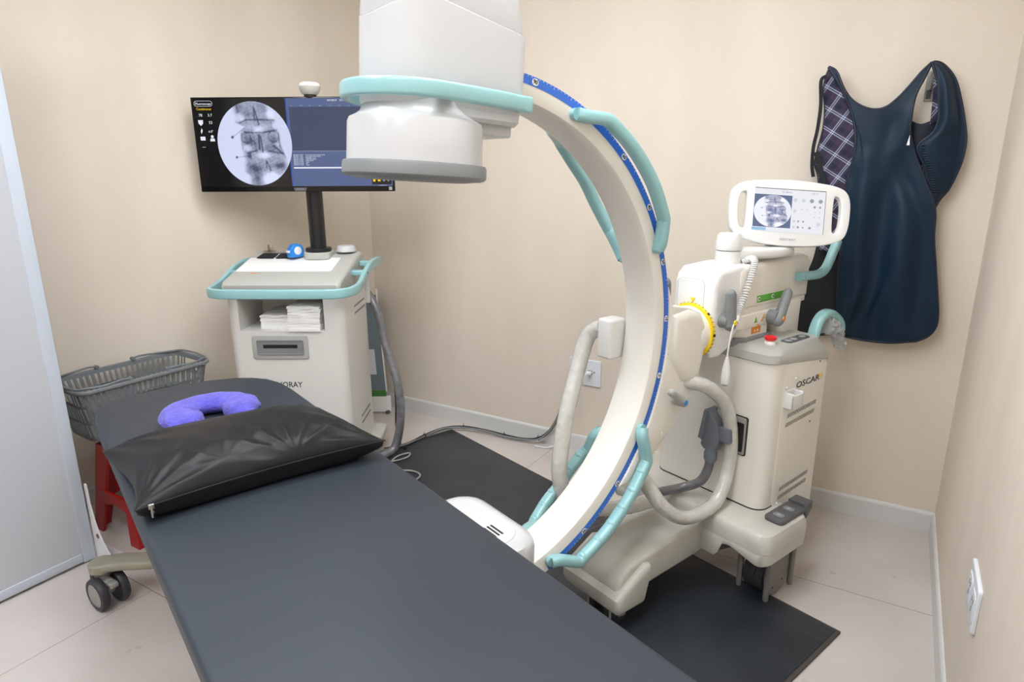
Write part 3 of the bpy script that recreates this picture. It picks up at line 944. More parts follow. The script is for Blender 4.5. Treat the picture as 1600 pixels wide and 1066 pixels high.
    for z, hw, t0, t1 in ((.160, .118, -.128, .230), (.17, .121, -.131, .234), (.26, .1215, -.1315, .235)): H1.append(ringof(hw, t0, t1, z))
    def seamz(x, y): return .372 - .040 * max(0, (y + .02) / .26) ** 1.3 - .035 * max(0, (-y - .04) / .09) ** 2
    H1.append([(x, y, seamz(x, y)) for x, y in dshape(.1215, -.1315, .235)])
    H1.append([(x * .985, y * .985, seamz(x, y) + .002) for x, y in dshape(.1215, -.1315, .235)])
    g.loft(H1, M=Md)
    part('detector_housing', g, 'bright', t)
    g = G()
    H2 = [[(x * .975, y * .975 - .0005, seamz(x, y) + .001) for x, y in dshape(.1215, -.1315, .235)],
          [(x * .985, y * .985 - .001, seamz(x, y) + .006) for x, y in dshape(.1215, -.1315, .235)]]
    for z, hw, t0, t1 in ((.45, .114, -.122, .205), (.56, .105, -.108, .175), (.60, .085, -.085, .17), (.61, .05, -.05, .12)): H2.append(ringof(hw, t0, t1, z))
    g.loft(H2, M=Md)
    part('detector_cap', g, 'bright', t)
    # teal handle ring around the detector
    g = G()
    o = dshape(.152, -.165, .245, .02)
    path = []
    n = len(o)
    arcp = o[0:27]
    left = [(-.134, .225), (-.140, .19), (-.150, .12), (-.152, .04)]
    right = [(.152, .04), (.150, .12), (.140, .19), (.134, .225)]
    path = [Md @ Vector((x, y, .186)) for x, y in left + arcp + right]
    up = Md.to_3x3() @ Vector((0, 0, 1))
    g.tube(catmull(path, 2), 1, sec=rrect(.020, .038, .008, 3), up=up)
    hr = part('handle_ring', g, 'teal', t, 'teal handle ring around the detector')
    g = G()
    for sx in (-1, 1): g.box(min(sx * .115, sx * .150), max(sx * .115, sx * .146), .200, .236, .167, .205, bev=.006, M=Md)
    for sx in (-1, 1): g.box(min(sx * .115, sx * .145), max(sx * .115, sx * .145), -.02, .02, .178, .194, bev=.003, M=Md)
    parts('mount', g, 'teal', hr, .002)
    # ---------------- x-ray tube housing at the lower end
    Mt = Matrix.Translation((-1.405, .78, .398))
    def tub(hw, t0, t1, z, rc): return [(x, y, z) for x, y in dshape(hw, t0, t1, rc)]
    g = G(); g.loft([tub(.140, -.22, .24, 0, .07), tub(.165, -.25, .262, .02, .075), tub(.186, -.27, .290, .08, .08), tub(.188, -.272, .292, .165, .08), tub(.182, -.266, .284, .183, .078), tub(.162, -.246, .262, .196, .07), tub(.150, -.234, .250, .197, .066)], M=Mt)
    tb = part('tube_housing', g, 'bright', t)
    g = G(); g.loft([tub(.149, -.233, .249, .196, .065), tub(.146, -.230, .246, .200, .063)], M=Mt)
    part('top_panel', g, 'white', tb)
    g = G()
    for k in range(8): g.box(.050, .108, .196 - k * .0125, .2015 - k * .0125, .1995, .2012, M=Mt)
    part('vent_slots', g, 'ink', tb)
    # ---------------- holder of the C and the rotation joint
    pts = [polar(th, .7505) for th in range(10, -47, -3)]
    pts += [(1.592, .57), (1.654, .624), (1.782, .746), (1.880, .855), (1.900, .93), (1.905, 1.06), (1.87, 1.108), (1.80, 1.135), (1.72, 1.15)]
    g = G(); g.prism(pts, -1.477, -1.326, axis='x', bev=.010, seg=3)
    g.prism([(1.71, 1.125), (1.80, 1.135), (1.87, 1.110), (1.905, 1.06), (1.905, .96), (1.885, .89), (1.84, .85), (1.78, .87), (1.70, .98)], -1.491, -1.311, axis='x', bev=.034, seg=6)
    g.lathe([(0, 0), (.088, 0), (.093, .01), (.093, .06), (0, .06)], (-1.40, 1.860, 1.022), 'y', n=56)
    hd = part('arm_holder', g, 'warm', t)
    g = G(); g.lathe([(.090, 0), (.102, 0), (.102, .016), (.090, .016)], (-1.40, 1.908, 1.022), 'y', n=56)
    part('rotation_scale', g, 'yellow', hd, 'yellow rotation scale ring')
    g = G()
    for k in range(-8, 19):
        a = R_(90 - k * 9); p = (-1.40 + .1032 * math.cos(a), 1.9195, 1.022 + .1032 * math.sin(a))
        g.box(-.0006, .0006, -.006, .006 if k % 5 else .007, -.0004, .0008, M=Matrix.Translation(p) @ Matrix.Rotation(PI / 2 - a, 4, 'Y'))
    for k in (5, 10):
        a = R_(90 - k * 9); p = (-1.40 + .1032 * math.cos(a), 1.9195, 1.022 + .1032 * math.sin(a))
        g.box(-.005, .005, -.005, .005, -.0004, .0008, M=Matrix.Translation(p) @ Matrix.Rotation(PI / 2 - a, 4, 'Y'))
    part('scale_ticks', g, 'ink', hd)
    g = G(); c = polar(-7.5, .762); g.prism([(c[0] - .004, c[1]), (c[0] + .012, c[1] + .010), (c[0] + .012, c[1] - .010)], -1.3265, -1.3252, axis='x')
    part('blue_arrow', g, 'blue', hd, 'small blue pointer')
    g = G()
    for c in ((1.70, .70), (1.655, .665)): g.lathe([(0, 0), (.006, 0), (.006, .0012), (0, .0012)], (-1.3265, *c), 'x', n=14)
    parts('screw_plug', g, 'warm', hd)
    # brake lever on the holder, near side
    def lever(nm, base, d, tip, mt='midgrey', capcol=None, rb=.020, rl=.014, sgn=1):
        """base: point on the face, d: sideways stand-off, tip: where the lever ends"""
        b = Vector(base); q = b + Vector((sgn * d, 0, 0)); e = Vector(tip)
        g = G(); g.tube([b, q], rb, 20)
        path = [q + (q - e).normalized() * .012, q, q * .5 + e * .5, e]
        g.tube(catmull(path, 5), lambda f: rl * (1.25 - .22 * f), 14)
        g.sphere(q + (q - e).normalized() * .012, rl * 1.2, n=8); g.sphere(e, rl * .95, n=8)
        L = part(nm, g, mt, t)
        if capcol:
            g = G(); g.lathe([(0, 0), (.0095, 0), (.0085, sgn * .003), (0, sgn * .003)], (q.x + sgn * rl * 1.12, q.y, q.z), 'x', n=18)
            part('cap', g, capcol, L)
    lever('orbit_brake_lever', (-1.326, 1.755, .815), .034, (-1.278, 1.672, .872), 'grey', 'sky', .018, .013)
    # small far knob under the holder
    g = G(); g.tube([(-1.43, 1.86, .80), (-1.38, 1.90, .80)], .015, 14); part('lock_knob', g, 'grey', t)
    # cable box on the far side of the C
    g = G(); g.box(-1.535, -1.470, 1.575, 1.655, .955, 1.095, bev=.010)
    cb = part('cable_box', g, 'snow', t)
    # ---------------- front joint block and the horizontal arm
    def arcbox(s_a, s_b, t_a, t_b, z_a, z_b, bev): return G().box(s_a, s_b, t_a, t_b, z_a, z_b, bev=bev, seg=5)
    g = G()
    prof = [(1.922, 1.03), (1.925, 1.19), (1.935, 1.225), (1.965, 1.248), (2.10, 1.255), (2.12, 1.255), (2.12, 1.06), (2.09, 1.01), (2.03, .945), (1.98, .925), (1.94, .93), (1.925, .96)]
    g.prism(prof, -1.490, -1.310, axis='x', bev=.026, seg=5)
    fj = part('front_joint_block', g, 'snow', t)
    g = G()
    o = rrect(.115, .11, .018, 4, -1.413, 1.155)
    for i in range(len(o)):
        a, b = o[i], o[(i + 1) % len(o)]
        g.tube([(a[0], 1.9238 - .0003, a[1]), (b[0], 1.9238 - .0003, b[1])], .0007, 4)
    part('cover_seam', g, 'paleink', fj)
    g = G(); g.prism([(-1.411, 1.143), (-1.391, 1.143), (-1.401, 1.127)], 1.9205, 1.9235, axis='y'); part('yellow_pointer', g, 'yellow', fj, 'small yellow pointer')
    g = G(); g.prism([(2.06, 1.085), (2.06, 1.235), (2.10, 1.252), (2.50, 1.262), (2.545, 1.25), (2.56, 1.22), (2.56, 1.085)], -1.492, -1.306, axis='x', bev=.020, seg=4)
    arm = part('horizontal_arm', g, 'warm', t)
    g = G(); g.box(-1.485, -1.312, 2.08, 2.55, 1.066, 1.09, bev=.004)
    part('arm_lower_rail', g, 'warm', t)
    g = G(); g.box(-1.3055, -1.3042, 2.185, 2.40, 1.104, 1.130)
    gs_ = part('slide_scale', g, 'green', arm, 'green slide scale on the arm')
    g = G()
    for k in range(3): g.lathe([(0, 0), (.0085, 0), (.0085, .0008), (0, .0008)], (-1.3042, 2.195 + k * .095, 1.117), 'x', n=18)
    parts('scale_dot', g, 'label', arm, .002)
    g = G()
    for k, v in enumerate(('20', '10', '0')): g.text(v, axes((-1.3030, 2.195 + k * .095, 1.117), (0, 1, 0), (0, 0, 1)), .011, bold=.02)
    for k in range(21): g.box(-1.3042, -1.3036, 2.195 + k * .0095 - .0004, 2.195 + k * .0095 + .0004, 1.104, 1.108 if k % 5 else 1.110)
    part('scale_numbers', g, 'ink', arm)
    # carriage under the arm + octagonal column + round collar
    g = G(); g.prism(rrect(.20, .33, .06, 5, -1.40, 2.215), 1.012, 1.068, bev=.006)
    cg = part('carriage', g, 'warm', t)
    g = G(); g.box(-1.2995, -1.2985, 2.225, 2.262, 1.040, 1.042)
    g.prism([(2.170, 1.030), (2.190, 1.030), (2.180, 1.052)], -1.300, -1.2987, axis='x', )
    part('green_arrow', g, 'green', cg)
    g = G(); g.prism([(2.19, 1.022), (2.204, 1.022), (2.197, 1.010)], -1.300, -1.2987, axis='x'); g.prism([(2.215, 1.030), (2.222, 1.030), (2.240, 1.055), (2.233, 1.055)], -1.300, -1.2987, axis='x')
    part('orange_arrow', g, 'orange', cg)
    def octo(w, l, c=.045): return [(-w + c, -l), (w - c, -l), (w, -l + c), (w, l - c), (w - c, l), (-w + c, l), (-w, l - c), (-w, -l + c)]
    g = G(); g.prism([(-1.40 + x, 2.20 + y) for x, y in octo(.095, .115)], .955, 1.016, bev=.003)
    colm = part('lift_column', g, 'warm', t)
    g = G(); g.prism([(-1.40 + x, 2.20 + y) for x, y in octo(.108, .130)], .945, .978, bev=.004)
    part('column_collar', g, 'midgrey', t)
    g = G(); g.box(-1.3055, -1.3045, 2.165, 2.225, .986, 1.012)
    lb = part('rotation_label', g, 'orange', colm, 'orange swivel scale label')
    g = G(); g.text('0  10', axes((-1.3042, 2.197, .996), (0, 1, 0), (0, 0, 1)), .014, bold=.02); part('label_numbers', g, 'label', colm)
    # rear guard of the column, up to the arm
    g = G(); g.prism(rrect(.20, .15, .03, 4, -1.39, 2.425), .93, 1.085, bev=.006); part('rear_cable_guard', g, 'warm', t)
    # brake levers by the joint block and the carriage
    lever('tilt_brake_lever', (-1.312, 1.975, 1.068), .036, (-1.276, 1.968, 1.168), 'midgrey', 'yellow', .026, .0185)
    lever('tilt_brake_lever', (-1.488, 1.975, 1.068), .075, (-1.565, 1.975, 1.170), 'midgrey', 'yellow', .024, .018, sgn=-1)
    lever('slide_brake_lever', (-1.302, 2.275, 1.040), .040, (-1.27, 2.335, 1.130), 'midgrey', 'orange', .028, .0175)
    # steering handles at the rear end of the arm
    for s, w in ((-1.296, .0), (-1.502, .0)):
        sg = 1 if s > -1.4 else -1
        p = [(s + sg * .004, 2.44, 1.178), (s + sg * .012, 2.50, 1.176), (s + sg * .012, 2.585, 1.174), (s + sg * .012, 2.64, 1.195), (s + sg * .012, 2.685, 1.26), (s + sg * .012, 2.71, 1.30)]
        if sg < 0: p = [(s - .004, 2.44, 1.178), (s - .03, 2.50, 1.19), (s - .035, 2.54, 1.21), (s - .035, 2.60, 1.235)]
        g = G(); g.tube(catmull(p, 4), 1, sec=rrect(.034, .034, .012, 4), up=(1, 0, 0)); h = part('steering_handle', g, 'teal', t)
        g = G(); g.lathe([(0, 0), (.008, 0), (.008, sg * .003), (0, sg * .003)], (s + sg * .025, 2.465, 1.178), 'x', n=16); part('screw_cap', g, 'teal', h)
    g = G(); g.tube([(-1.53, 2.70, 1.30), (-1.28, 2.712, 1.30)], 1, sec=rrect(.024, .024, .009, 3), up=(0, 0, 1)); part('steering_crossbar', g, 'teal', t)
    # ---------------- swivel post and touch screen
    g = G(); g.lathe([(0, 0), (.046, 0), (.046, .050), (0, .050)], (-1.385, 2.095, 1.250), n=36)
    part('swivel_post', g, 'snow', t)
    g = G(); g.lathe([(0, 0), (.046, 0), (.047, .004), (.047, .020), (.045, .034), (.043, .050), (.036, .060), (0, .063)], (-1.385, 2.095, 1.303), n=36)
    g.prism([(-1.425, 2.11), (-1.360, 2.065), (-1.275, 2.24), (-1.265, 2.34), (-1.30, 2.40), (-1.35, 2.38), (-1.40, 2.20)], 1.268, 1.306, bev=.014, seg=4)
    part('swivel_head', g, 'snow', t)
    # ---------------- cabinet
    g = G()
    o = rrect(.50, .395, .05, 6, -1.40, 2.2775)
    g.prism(o, .335, .912, bev=.0)
    g.prism([(2.16, .20), (2.475, .20), (2.475, .87), (2.16, .90)], -1.62, -1.153, axis='x', bev=.004)
    cab = part('cabinet', g, 'warm', t)
    g = G(); g.prism(rrect(.5020, .399, .052, 6, -1.40, 2.2775), .333, .3385); part('base_seam', g, 'ink', cab)
    # removable side panel with vents
    g = G(); g.prism([(2.155, .36), (2.10 + .06, .905), (2.36, .905), (2.455, .865), (2.46, .215), (2.20, .225), (2.165, .33)], -1.1525, -1.1485, axis='x', bev=.0015)
    sp = part('side_panel', g, 'warm', cab)
    g = G()
    for z0, n_ in ((.686, 22), (.650, 22), (.384, 22), (.349, 22)):
        for k in range(n_):
            y = 2.205 + k * .0095 + (0 if z0 in (.686, .384) else -.006)
            z = z0 + k * .0006
            g.prism([(y - .0015, z), (y + .0015, z), (y + .006, z + .017), (y + .003, z + .017)], -1.1487, -1.1478, axis='x')
    parts('vent_slots', g, 'ink', sp, .012)
    g = G()
    g.text('OSCAR', axes((-1.1478, 2.328, .806), (0, 1, 0), (0, 0, 1)), .034, xs=1.55, bold=.015)
    for p in ((2.405, .872), (2.38, .63)): g.lathe([(0, 0), (.004, 0), (.004, .001), (0, .001)], (-1.1485, *p), 'x', n=12)
    part('lettering', g, 'greyink', sp, 'OSCAR lettering')
    g = G(); g.box(-1.1485, -1.1478, 2.405, 2.432, .814, .820); g.box(-1.1485, -1.1478, 2.409, 2.436, .806, .811); part('gold_flash', g, 'yellow', sp)
    g = G()
    for p in ((2.175, .812), (2.235, .836), (2.195, .335), (2.455, .245)): g.sphere((-1.150, *p), .007, n=6)
    parts('panel_screw', g, 'snow', sp)
    g = G(); g.box(-1.150, -1.145, 2.165, 2.235, .735, .800, bev=.003); g.box(-1.148, -1.112, 2.165, 2.172, .738, .797, bev=.002); g.box(-1.148, -1.112, 2.228, 2.235, .738, .797, bev=.002); g.box(-1.120, -1.112, 2.165, 2.235, .738, .79, bev=.002)
    part('switch_holder', g, 'snow', t)
    # connector plate, plug and its wrapped cable on the cabinet front
    g = G(); g.prism(rrect(.066, .156, .008, 3, -1.262, .615), 2.0745, 2.0795, axis='y', bev=.001); g2 = g; pl = part('socket_gasket', g, 'black', cab)
    g = G(); g.prism(rrect(.058, .148, .008, 3, -1.262, .615), 2.072, 2.0747, axis='y', bev=.001); pl = part('socket_plate', g, 'hub', cab)
    g = G(); g.prism(rrect(.042, .115, .006, 3, -1.262, .610), 2.068, 2.0722, axis='y'); part('socket', g, 'black', pl)
    g = G()
    for q in ((-1.285, .682), (-1.239, .682), (-1.285, .548), (-1.239, .548)): g.lathe([(0, 0), (.004, 0), (.004, -.001), (0, -.001)], (q[0], 2.072, q[1]), 'y', n=10)
    parts('screw', g, 'steel', pl, .002)
    g = G(); g.prism([(-1.378, .560), (-1.362, .545), (-1.318, .548), (-1.300, .60), (-1.312, .660), (-1.352, .705), (-1.362, .705)], 2.000, 2.050, axis='y', bev=.006); g.prism([(-1.384, .590), (-1.366, .585), (-1.352, .705), (-1.364, .708)], 1.988, 2.064, axis='y', bev=.004); g.box(-1.312, -1.262, 2.012, 2.072, .590, .652, bev=.006)
    plg = part('cable_plug', g, 'plug', t)
    g = G(); g.lathe([(.0, 0), (.021, 0), (.025, .01), (.025, .035), (.022, .045), (.020, .06), (0, .06)], (-1.341, 2.020, .497), n=20); part('gland', g, 'plug', plg)
    # ---------------- cabinet cover
    g = G()
    def co(x0, x1, y0, y1, z, r=.05): return [(x, y, z) for x, y in rrect(x1 - x0, y1 - y0, r, 6, (x0 + x1) / 2, (y0 + y1) / 2)]
    def drop(ring): return [(x, y, z - .050 * max(0, min(1, (y - 2.37) / .10))) for x, y, z in ring]
    g.loft([drop(co(-1.652, -1.148, 2.078, 2.500, .912)), drop(co(-1.654, -1.146, 2.074, 2.505, .916)), drop(co(-1.652, -1.148, 2.078, 2.500, .945)), co(-1.63, -1.17, 2.098, 2.44, .962, .05), co(-1.60, -1.20, 2.13, 2.42, .966, .05)])
    cv = part('cabinet_cover', g, 'covergrey', t, 'grey cabinet cover')
    g = G(); g.lathe([(0, 0), (.020, 0), (.020, .012), (.014, .018), (0, .018)], (-1.225, 2.165, .960), n=24); sb = part('stop_button_base', g, 'label', t)
    g = G(); g.lathe([(0, .018), (.014, .018), (.021, .024), (.022, .032), (.016, .036), (0, .036)], (-1.225, 2.165, .960), n=24); part('stop_button', g, 'redbtn', sb, 'red emergency stop button')
    g = G(); g.prism(rrect(.045, .16, .020, 6, -1.205, 2.305), .9635, .9672, bev=.0006); kp = part('key_panel', g, 'dgrey', t)
    g = G()
    for k in (-.05, -.012): g.lathe([(.012, 0), (.014, 0), (.014, .0008), (.012, .0008)], (-1.205, 2.305 + k, .9672), n=20)
    g.prism(rrect(.020, .030, .009, 5, -1.205, 2.355), .9672, .9678)
    part('key_symbols', g, 'paleink', kp)
    # steering handle at the back of the cover, wrapped in film
    p = [(-1.215, 2.46, .94), (-1.215, 2.475, .985), (-1.213, 2.50, 1.018), (-1.21, 2.545, 1.030), (-1.208, 2.60, 1.010), (-1.206, 2.645, .975), (-1.206, 2.655, .945)]
    g = G(); g.tube(catmull(p, 5), 1, sec=rrect(.034, .044, .014, 4), up=(1, 0, 0)); 
    h = part('push_handle', g, 'teal', t)
    g = G(); random.seed(3)
    path = catmull([(-1.205, 2.535, .985), (-1.20, 2.57, .975), (-1.198, 2.61, .945), (-1.195, 2.635, .915), (-1.19, 2.65, .885)], 5)
    rings = []
    for i, q in enumerate(path):
        rr = .034 * (1 - .3 * i / len(path))
        rings.append([q + Vector((math.cos(2 * PI * k / 26) * rr * (1 + .3 * random.uniform(-1, 1)), .25 * rr * random.uniform(-1, 1), math.sin(2 * PI * k / 26) * rr * (1 + .3 * random.uniform(-1, 1)))) for k in range(26)])
    g.loft(rings)
    part('film_wrap', g, 'film', h, 'crumpled clear film')
    # ---------------- base
    g = G()
    # rear cross piece, rounded ends, with a lower skirt
    out = rrect(.75, .30, .045, 6, -1.40, 2.085)
    rings = [[(x, y, z) for x, y in out] for z in (.262, .268)] + [[(x, y, .290 + .0) for x, y in out], [(-1.40 + (x + 1.40) * .992, 2.085 + (y - 2.085) * .985, .310) for x, y in out], [(-1.40 + (x + 1.40) * .975, 2.085 + (y - 2.085) * .94, .328) for x, y in out], [(-1.40 + (x + 1.40) * .94, 2.085 + (y - 2.085) * .88, .334) for x, y in out]]
    g.loft(rings)
    bs = part('rear_base', g, 'base', t)
    # skirt under it, same outline, lower edge raised over the wheels
    SK = [(-1.80, .215), (-1.74, .208), (-1.62, .238), (-1.585, .238), (-1.55, .168), (-1.23, .168), (-1.205, .236), (-1.17, .238), (-1.06, .208), (-1.0, .215)]
    def skz(x):
        for (a, za), (b_, zb) in zip(SK, SK[1:]):
            if x <= b_: return za + (zb - za) * (x - a) / (b_ - a)
        return .215
    dense = []
    for k in range(len(out)):
        p, q = out[k], out[(k + 1) % len(out)]
        m = 40 if abs(p[0] - q[0]) > .3 else 1
        for e in range(m): dense.append((p[0] + (q[0] - p[0]) * e / m, p[1] + (q[1] - p[1]) * e / m))
    def inn(k): return [(-1.40 + (x + 1.40) * k, 2.085 + (y - 2.085) * k) for x, y in dense]
    g = G(); g.loft([[(x, y, skz(x) + .012) for x, y in inn(.90)], [(x, y, skz(x)) for x, y in inn(.975)], [(x, y, skz(x) + .006) for x, y in inn(.992)], [(x, y, .258) for x, y in inn(.997)], [(x, y, .262) for x, y in inn(.985)]])
    part('skirt', g, 'base', bs)
    g = G(); g.prism([(1.475, .150), (1.470, .185), (1.490, .222), (1.540, .252), (1.60, .264), (1.96, .290), (1.96, .150), (1.62, .140)], -1.520, -1.298, axis='x', bev=.016, seg=4)
    part('front_beam', g, 'base', t)
    g = G(); g.prism([(1.462, .098), (1.448, .125), (1.450, .160), (1.480, .185), (1.600, .246), (1.622, .240), (1.628, .205), (1.600, .105), (1.585, .096)], -1.560, -1.272, axis='x', bev=.020, seg=4)
    part('front_foot', g, 'base', t)
    # foot pedal on the right end
    g = G(); g.prism(rrect(.075, .175, .018, 4, -1.082, 2.140), .334, .352, bev=.005)
    g.prism([(2.238, .30), (2.275, .33), (2.275, .362), (2.22, .362), (2.22, .34)], -1.118, -1.046, axis='x', bev=.006)
    pd = part('brake_pedal', g, 'dgrey', t)
    g = G()
    for k in (-.05, .02): g.prism(rrect(.040, .030, .012, 4, -1.082, 2.145 + k), .3515, .3535, bev=.0008)
    parts('pedal_pad', g, 'midgrey', pd, .002)
    g = G()
    for k in (-.05, .02): g.lathe([(.006, 0), (.008, 0), (.008, .0008), (.006, .0008)], (-1.082, 2.145 + k, .3535), n=16)
    parts('pedal_symbol', g, 'paleink', pd, .002)
    # rear wheels with cable guards, front castors
    for sx in (1, -1):
        cx = -1.40 + sx * .265
        g = G(); g.lathe([(0, -.045), (.070, -.045), (.077, -.040), (.079, -.01), (.074, -.004), (.074, .004), (.079, .010), (.077, .040), (.066, .045), (0, .045)], (cx, 2.125, .0805), 'x', n=40)
        w = part('rear_wheel', g, 'tyre', t)
        g = G(); g.prism([(2.055, .21), (2.046, .10), (2.056, .045), (2.085, .014), (2.125, .005), (2.165, .014), (2.196, .045), (2.204, .10), (2.196, .21)], cx + sx * .046, cx + sx * .060, axis='x', bev=.004)
        part('wheel_cover', g, 'guard', w)
        g = G()
        for q in ((2.095, .045), (2.160, .055)): g.lathe([(0, 0), (.004, 0), (.004, sx * .0012), (0, sx * .0012)], (cx + sx * .060, *q), 'x', n=10)
        parts('screw', g, 'black', w, .002)
        for q in ((cx - sx * .056, 2.055), (cx + sx * .064, 2.045), (cx + sx * .064, 2.215), (cx - sx * .056, 2.205)):
            g = G(); g.lathe([(0, .012), (.009, .012), (.011, .02), (.012, .21), (0, .21)], (q[0], q[1], 0), n=12)
            part('cable_guard', g, 'guard', w)
        cx = -1.40 + sx * .055
        g = G(); g.lathe([(0, -.018), (.030, -.018), (.033, -.012), (.033, .012), (.030, .018), (0, .018)], (cx, 1.53, .0465), 'x', n=28)
        w = part('front_castor', g, 'tyre', t)
        g = G(); g.prism([(1.505, .115), (1.51, .05), (1.54, .045), (1.56, .115)], cx - .026, cx - .020, axis='x'); g.prism([(1.505, .115), (1.51, .05), (1.54, .045), (1.56, .115)], cx + .020, cx + .026, axis='x'); g.box(cx - .028, cx + .028, 1.50, 1.565, .090, .105, bev=.004)
        part('fork', g, 'grey', w)
        g = G(); g.box(cx - .003, cx + .003, 1.488, 1.495, .02, .11); part('cable_guard', g, 'paleink', w)
    # ---------------- hoses
    def hose(nm, pts, r, m, lab=None):
        g = G(); g.tube(catmull(pts, 8), r, 16)
        return part(nm, g, m, t, lab)
    hose('film_wrapped_hose', [(-1.535, 1.60, 1.055), (-1.56, 1.595, 1.045), (-1.585, 1.578, 1.01), (-1.58, 1.532, .91), (-1.56, 1.465, .77), (-1.55, 1.43, .64), (-1.545, 1.42, .54), (-1.54, 1.45, .44), (-1.52, 1.55, .375), (-1.47, 1.68, .358), (-1.43, 1.80, .365)], .0285, 'hose', 'pale hose wrapped in film')
    hose('film_wrapped_hose', [(-1.36, 1.80, .86), (-1.325, 1.85, .857), (-1.30, 1.93, .82), (-1.285, 2.01, .74), (-1.28, 2.055, .60), (-1.28, 2.05, .47), (-1.27, 1.98, .372), (-1.27, 1.88, .352), (-1.275, 1.77, .372), (-1.29, 1.68, .44), (-1.33, 1.63, .53), (-1.40, 1.60, .60)], .0262, 'hose', 'looped pale hose wrapped in film')
    hose('wrapped_cable', [(-1.341, 2.020, .51), (-1.346, 2.018, .46), (-1.37, 2.005, .40), (-1.43, 1.96, .362), (-1.47, 1.88, .352), (-1.48, 1.76, .338), (-1.49, 1.62, .332), (-1.50, 1.50, .33), (-1.52, 1.38, .325), (-1.54, 1.30, .29)], .0185, 'hosedk', 'dark grey cable wrapped in film')
    return t
mach = build_machine()

# touch screen, on its own axes, a part of the machine
def build_touch(t):
    c = Vector((-1.290, 2.322, 1.428))
    a = R_(50)                                # turned towards the viewer, in the machine frame
    ex = Vector((math.cos(a), math.sin(a), 0)); ez0 = Vector((math.sin(a), -math.cos(a), 0))   # out of the screen
    tilt = R_(14)
    up = Vector((0, 0, 1)) * math.cos(tilt) - ez0 * math.sin(tilt)
    ro = R_(-4.0)
    ex2 = ex * math.cos(ro) + up * math.sin(ro); up2 = up * math.cos(ro) - ex * math.sin(ro)
    M = axes(c, ex2, up2)
    W2, H2 = .222, .125
    # outer outline, bowed top and bottom, round ends
    def outline(k=1.0):
        o = []
        ctrl = [(-.222, 0), (-.220, .05), (-.208, .085), (-.18, .105), (-.12, .117), (0, .124), (.12, .117), (.18, .105), (.208, .085), (.220, .05), (.222, 0), (.218, -.045), (.204, -.080), (.17, -.100), (.10, -.116), (0, -.122), (-.10, -.116), (-.17, -.100), (-.204, -.080), (-.218, -.045)]
        return [(p.x * k, p.y * k) for p in catmull([(x, y, 0) for x, y in ctrl], 4, closed=True)]
    # body with two grip openings: ring pieces built as a face with holes
    bm = bmesh.new()
    def hole(sx):
        return [(sx * x, y) for x, y in ((.160, .066), (.170, .072), (.182, .064), (.189, .04), (.190, 0), (.187, -.035), (.179, -.058), (.168, -.064), (.160, -.056), (.158, 0))]
    def loop(pts):
        vs = [bm.verts.new((x, y, 0)) for x, y in pts]
        return [bm.edges.new((vs[i], vs[(i + 1) % len(vs)])) for i in range(len(vs))]
    hl = [[(p.x, p.y) for p in catmull([(x, y, 0) for x, y in hole(s)], 3, closed=True)] for s in (-1, 1)]
    es = loop(outline()) + loop(hl[0]) + loop(hl[1])
    bmesh.ops.triangle_fill(bm, edges=es, use_beauty=True)
    # drop faces inside the holes
    def inside(x, y, poly):
        r = False; n = len(poly)
        for i in range(n):
            x1, y1 = poly[i]; x2, y2 = poly[(i + 1) % n]
            if (y1 > y) != (y2 > y) and x < (x2 - x1) * (y - y1) / (y2 - y1) + x1: r = not r
        return r
    bad = [f for f in bm.faces if any(inside(f.calc_center_median().x, f.calc_center_median().y, h) for h in hl)]
    bmesh.ops.delete(bm, geom=bad, context='FACES_ONLY')
    ret = bmesh.ops.extrude_face_region(bm, geom=bm.faces[:])
    bmesh.ops.translate(bm, verts=[v for v in ret['geom'] if isinstance(v, bmesh.types.BMVert)], vec=(0, 0, -.030))
    bmesh.ops.recalc_face_normals(bm, faces=bm.faces[:])
    sharp = [e for e in bm.edges if len(e.link_faces) == 2 and e.calc_face_angle(0) > R_(60)]
    bmesh.ops.bevel(bm, geom=sharp, offset=.0055, segments=3, profile=.5, affect='EDGES', clamp_overlap=True)
    bmesh.ops.transform(bm, matrix=M, verts=bm.verts[:])
    body = part('touch_screen', bm, 'snow', t, 'white touch screen with grip handles at both sides')
    g = G(); g.prism([(x * .62, y * .80) for x, y in outline()], -.055, -.029, bev=.006, M=M)
    g.box(-.06, .03, -.125, -.02, -.075, -.035, bev=.012, M=M)
    part('back_shell', g, 'snow', body)
    # display
    sx0, sx1, sy0, sy1 = -.133, .128, -.072, .088
    g = G(); g.box(sx0, sx1, sy0, sy1, -.002, .0006, M=M); part('display', g, 'scr_lite', body)
    g = G(); g.box(sx0, sx1, sy1 - .0012, sy1 + .0012, .0002, .0012, M=M); g.box(sx1 - .0006, sx1 + .0006, sy0, sy1, .0002, .0012, M=M); part('display_edge', g, 'greyink', body)
    g = G(); g.box(sx0, .006, -.056, .065, .0006, .0010, M=M); part('picture_field', g, 'scr_navy', body)
    xray_disc(body, M @ Matrix.Translation((-.063, .004, .0014)), .069, .060, (96, 108, 150), (246, 248, 255))
    g = G(); g.box(-.135, -.083, -.069, -.058, .0006, .0012, M=M); part('cyan_bar', g, 'scr_cyan', body)
    g = G(); random.seed(5)
    def icon(x, y, s, k=0):
        g.lathe([(s * .6, 0), (s, 0), (s, .0004), (s * .6, .0004)], (x, y, .0008), n=14, M=M)
        g.box(x - s * .2, x + s * .2, y - s * .9, y + s * .9, .0008, .0013, M=M)
    for (x, y, s) in ((.078, .050, .0075), (.110, .050, .0075), (.090, .028, .0045), (.110, .028, .004), (.092, .010, .0016), (.110, .010, .0016), (.092, -.009, .0016), (.110, -.009, .0016), (.034, -.028, .0035), (.052, -.028, .0035), (.034, -.050, .0042), (.052, -.050, .003), (.077, -.050, .0048)): icon(x, y, s)
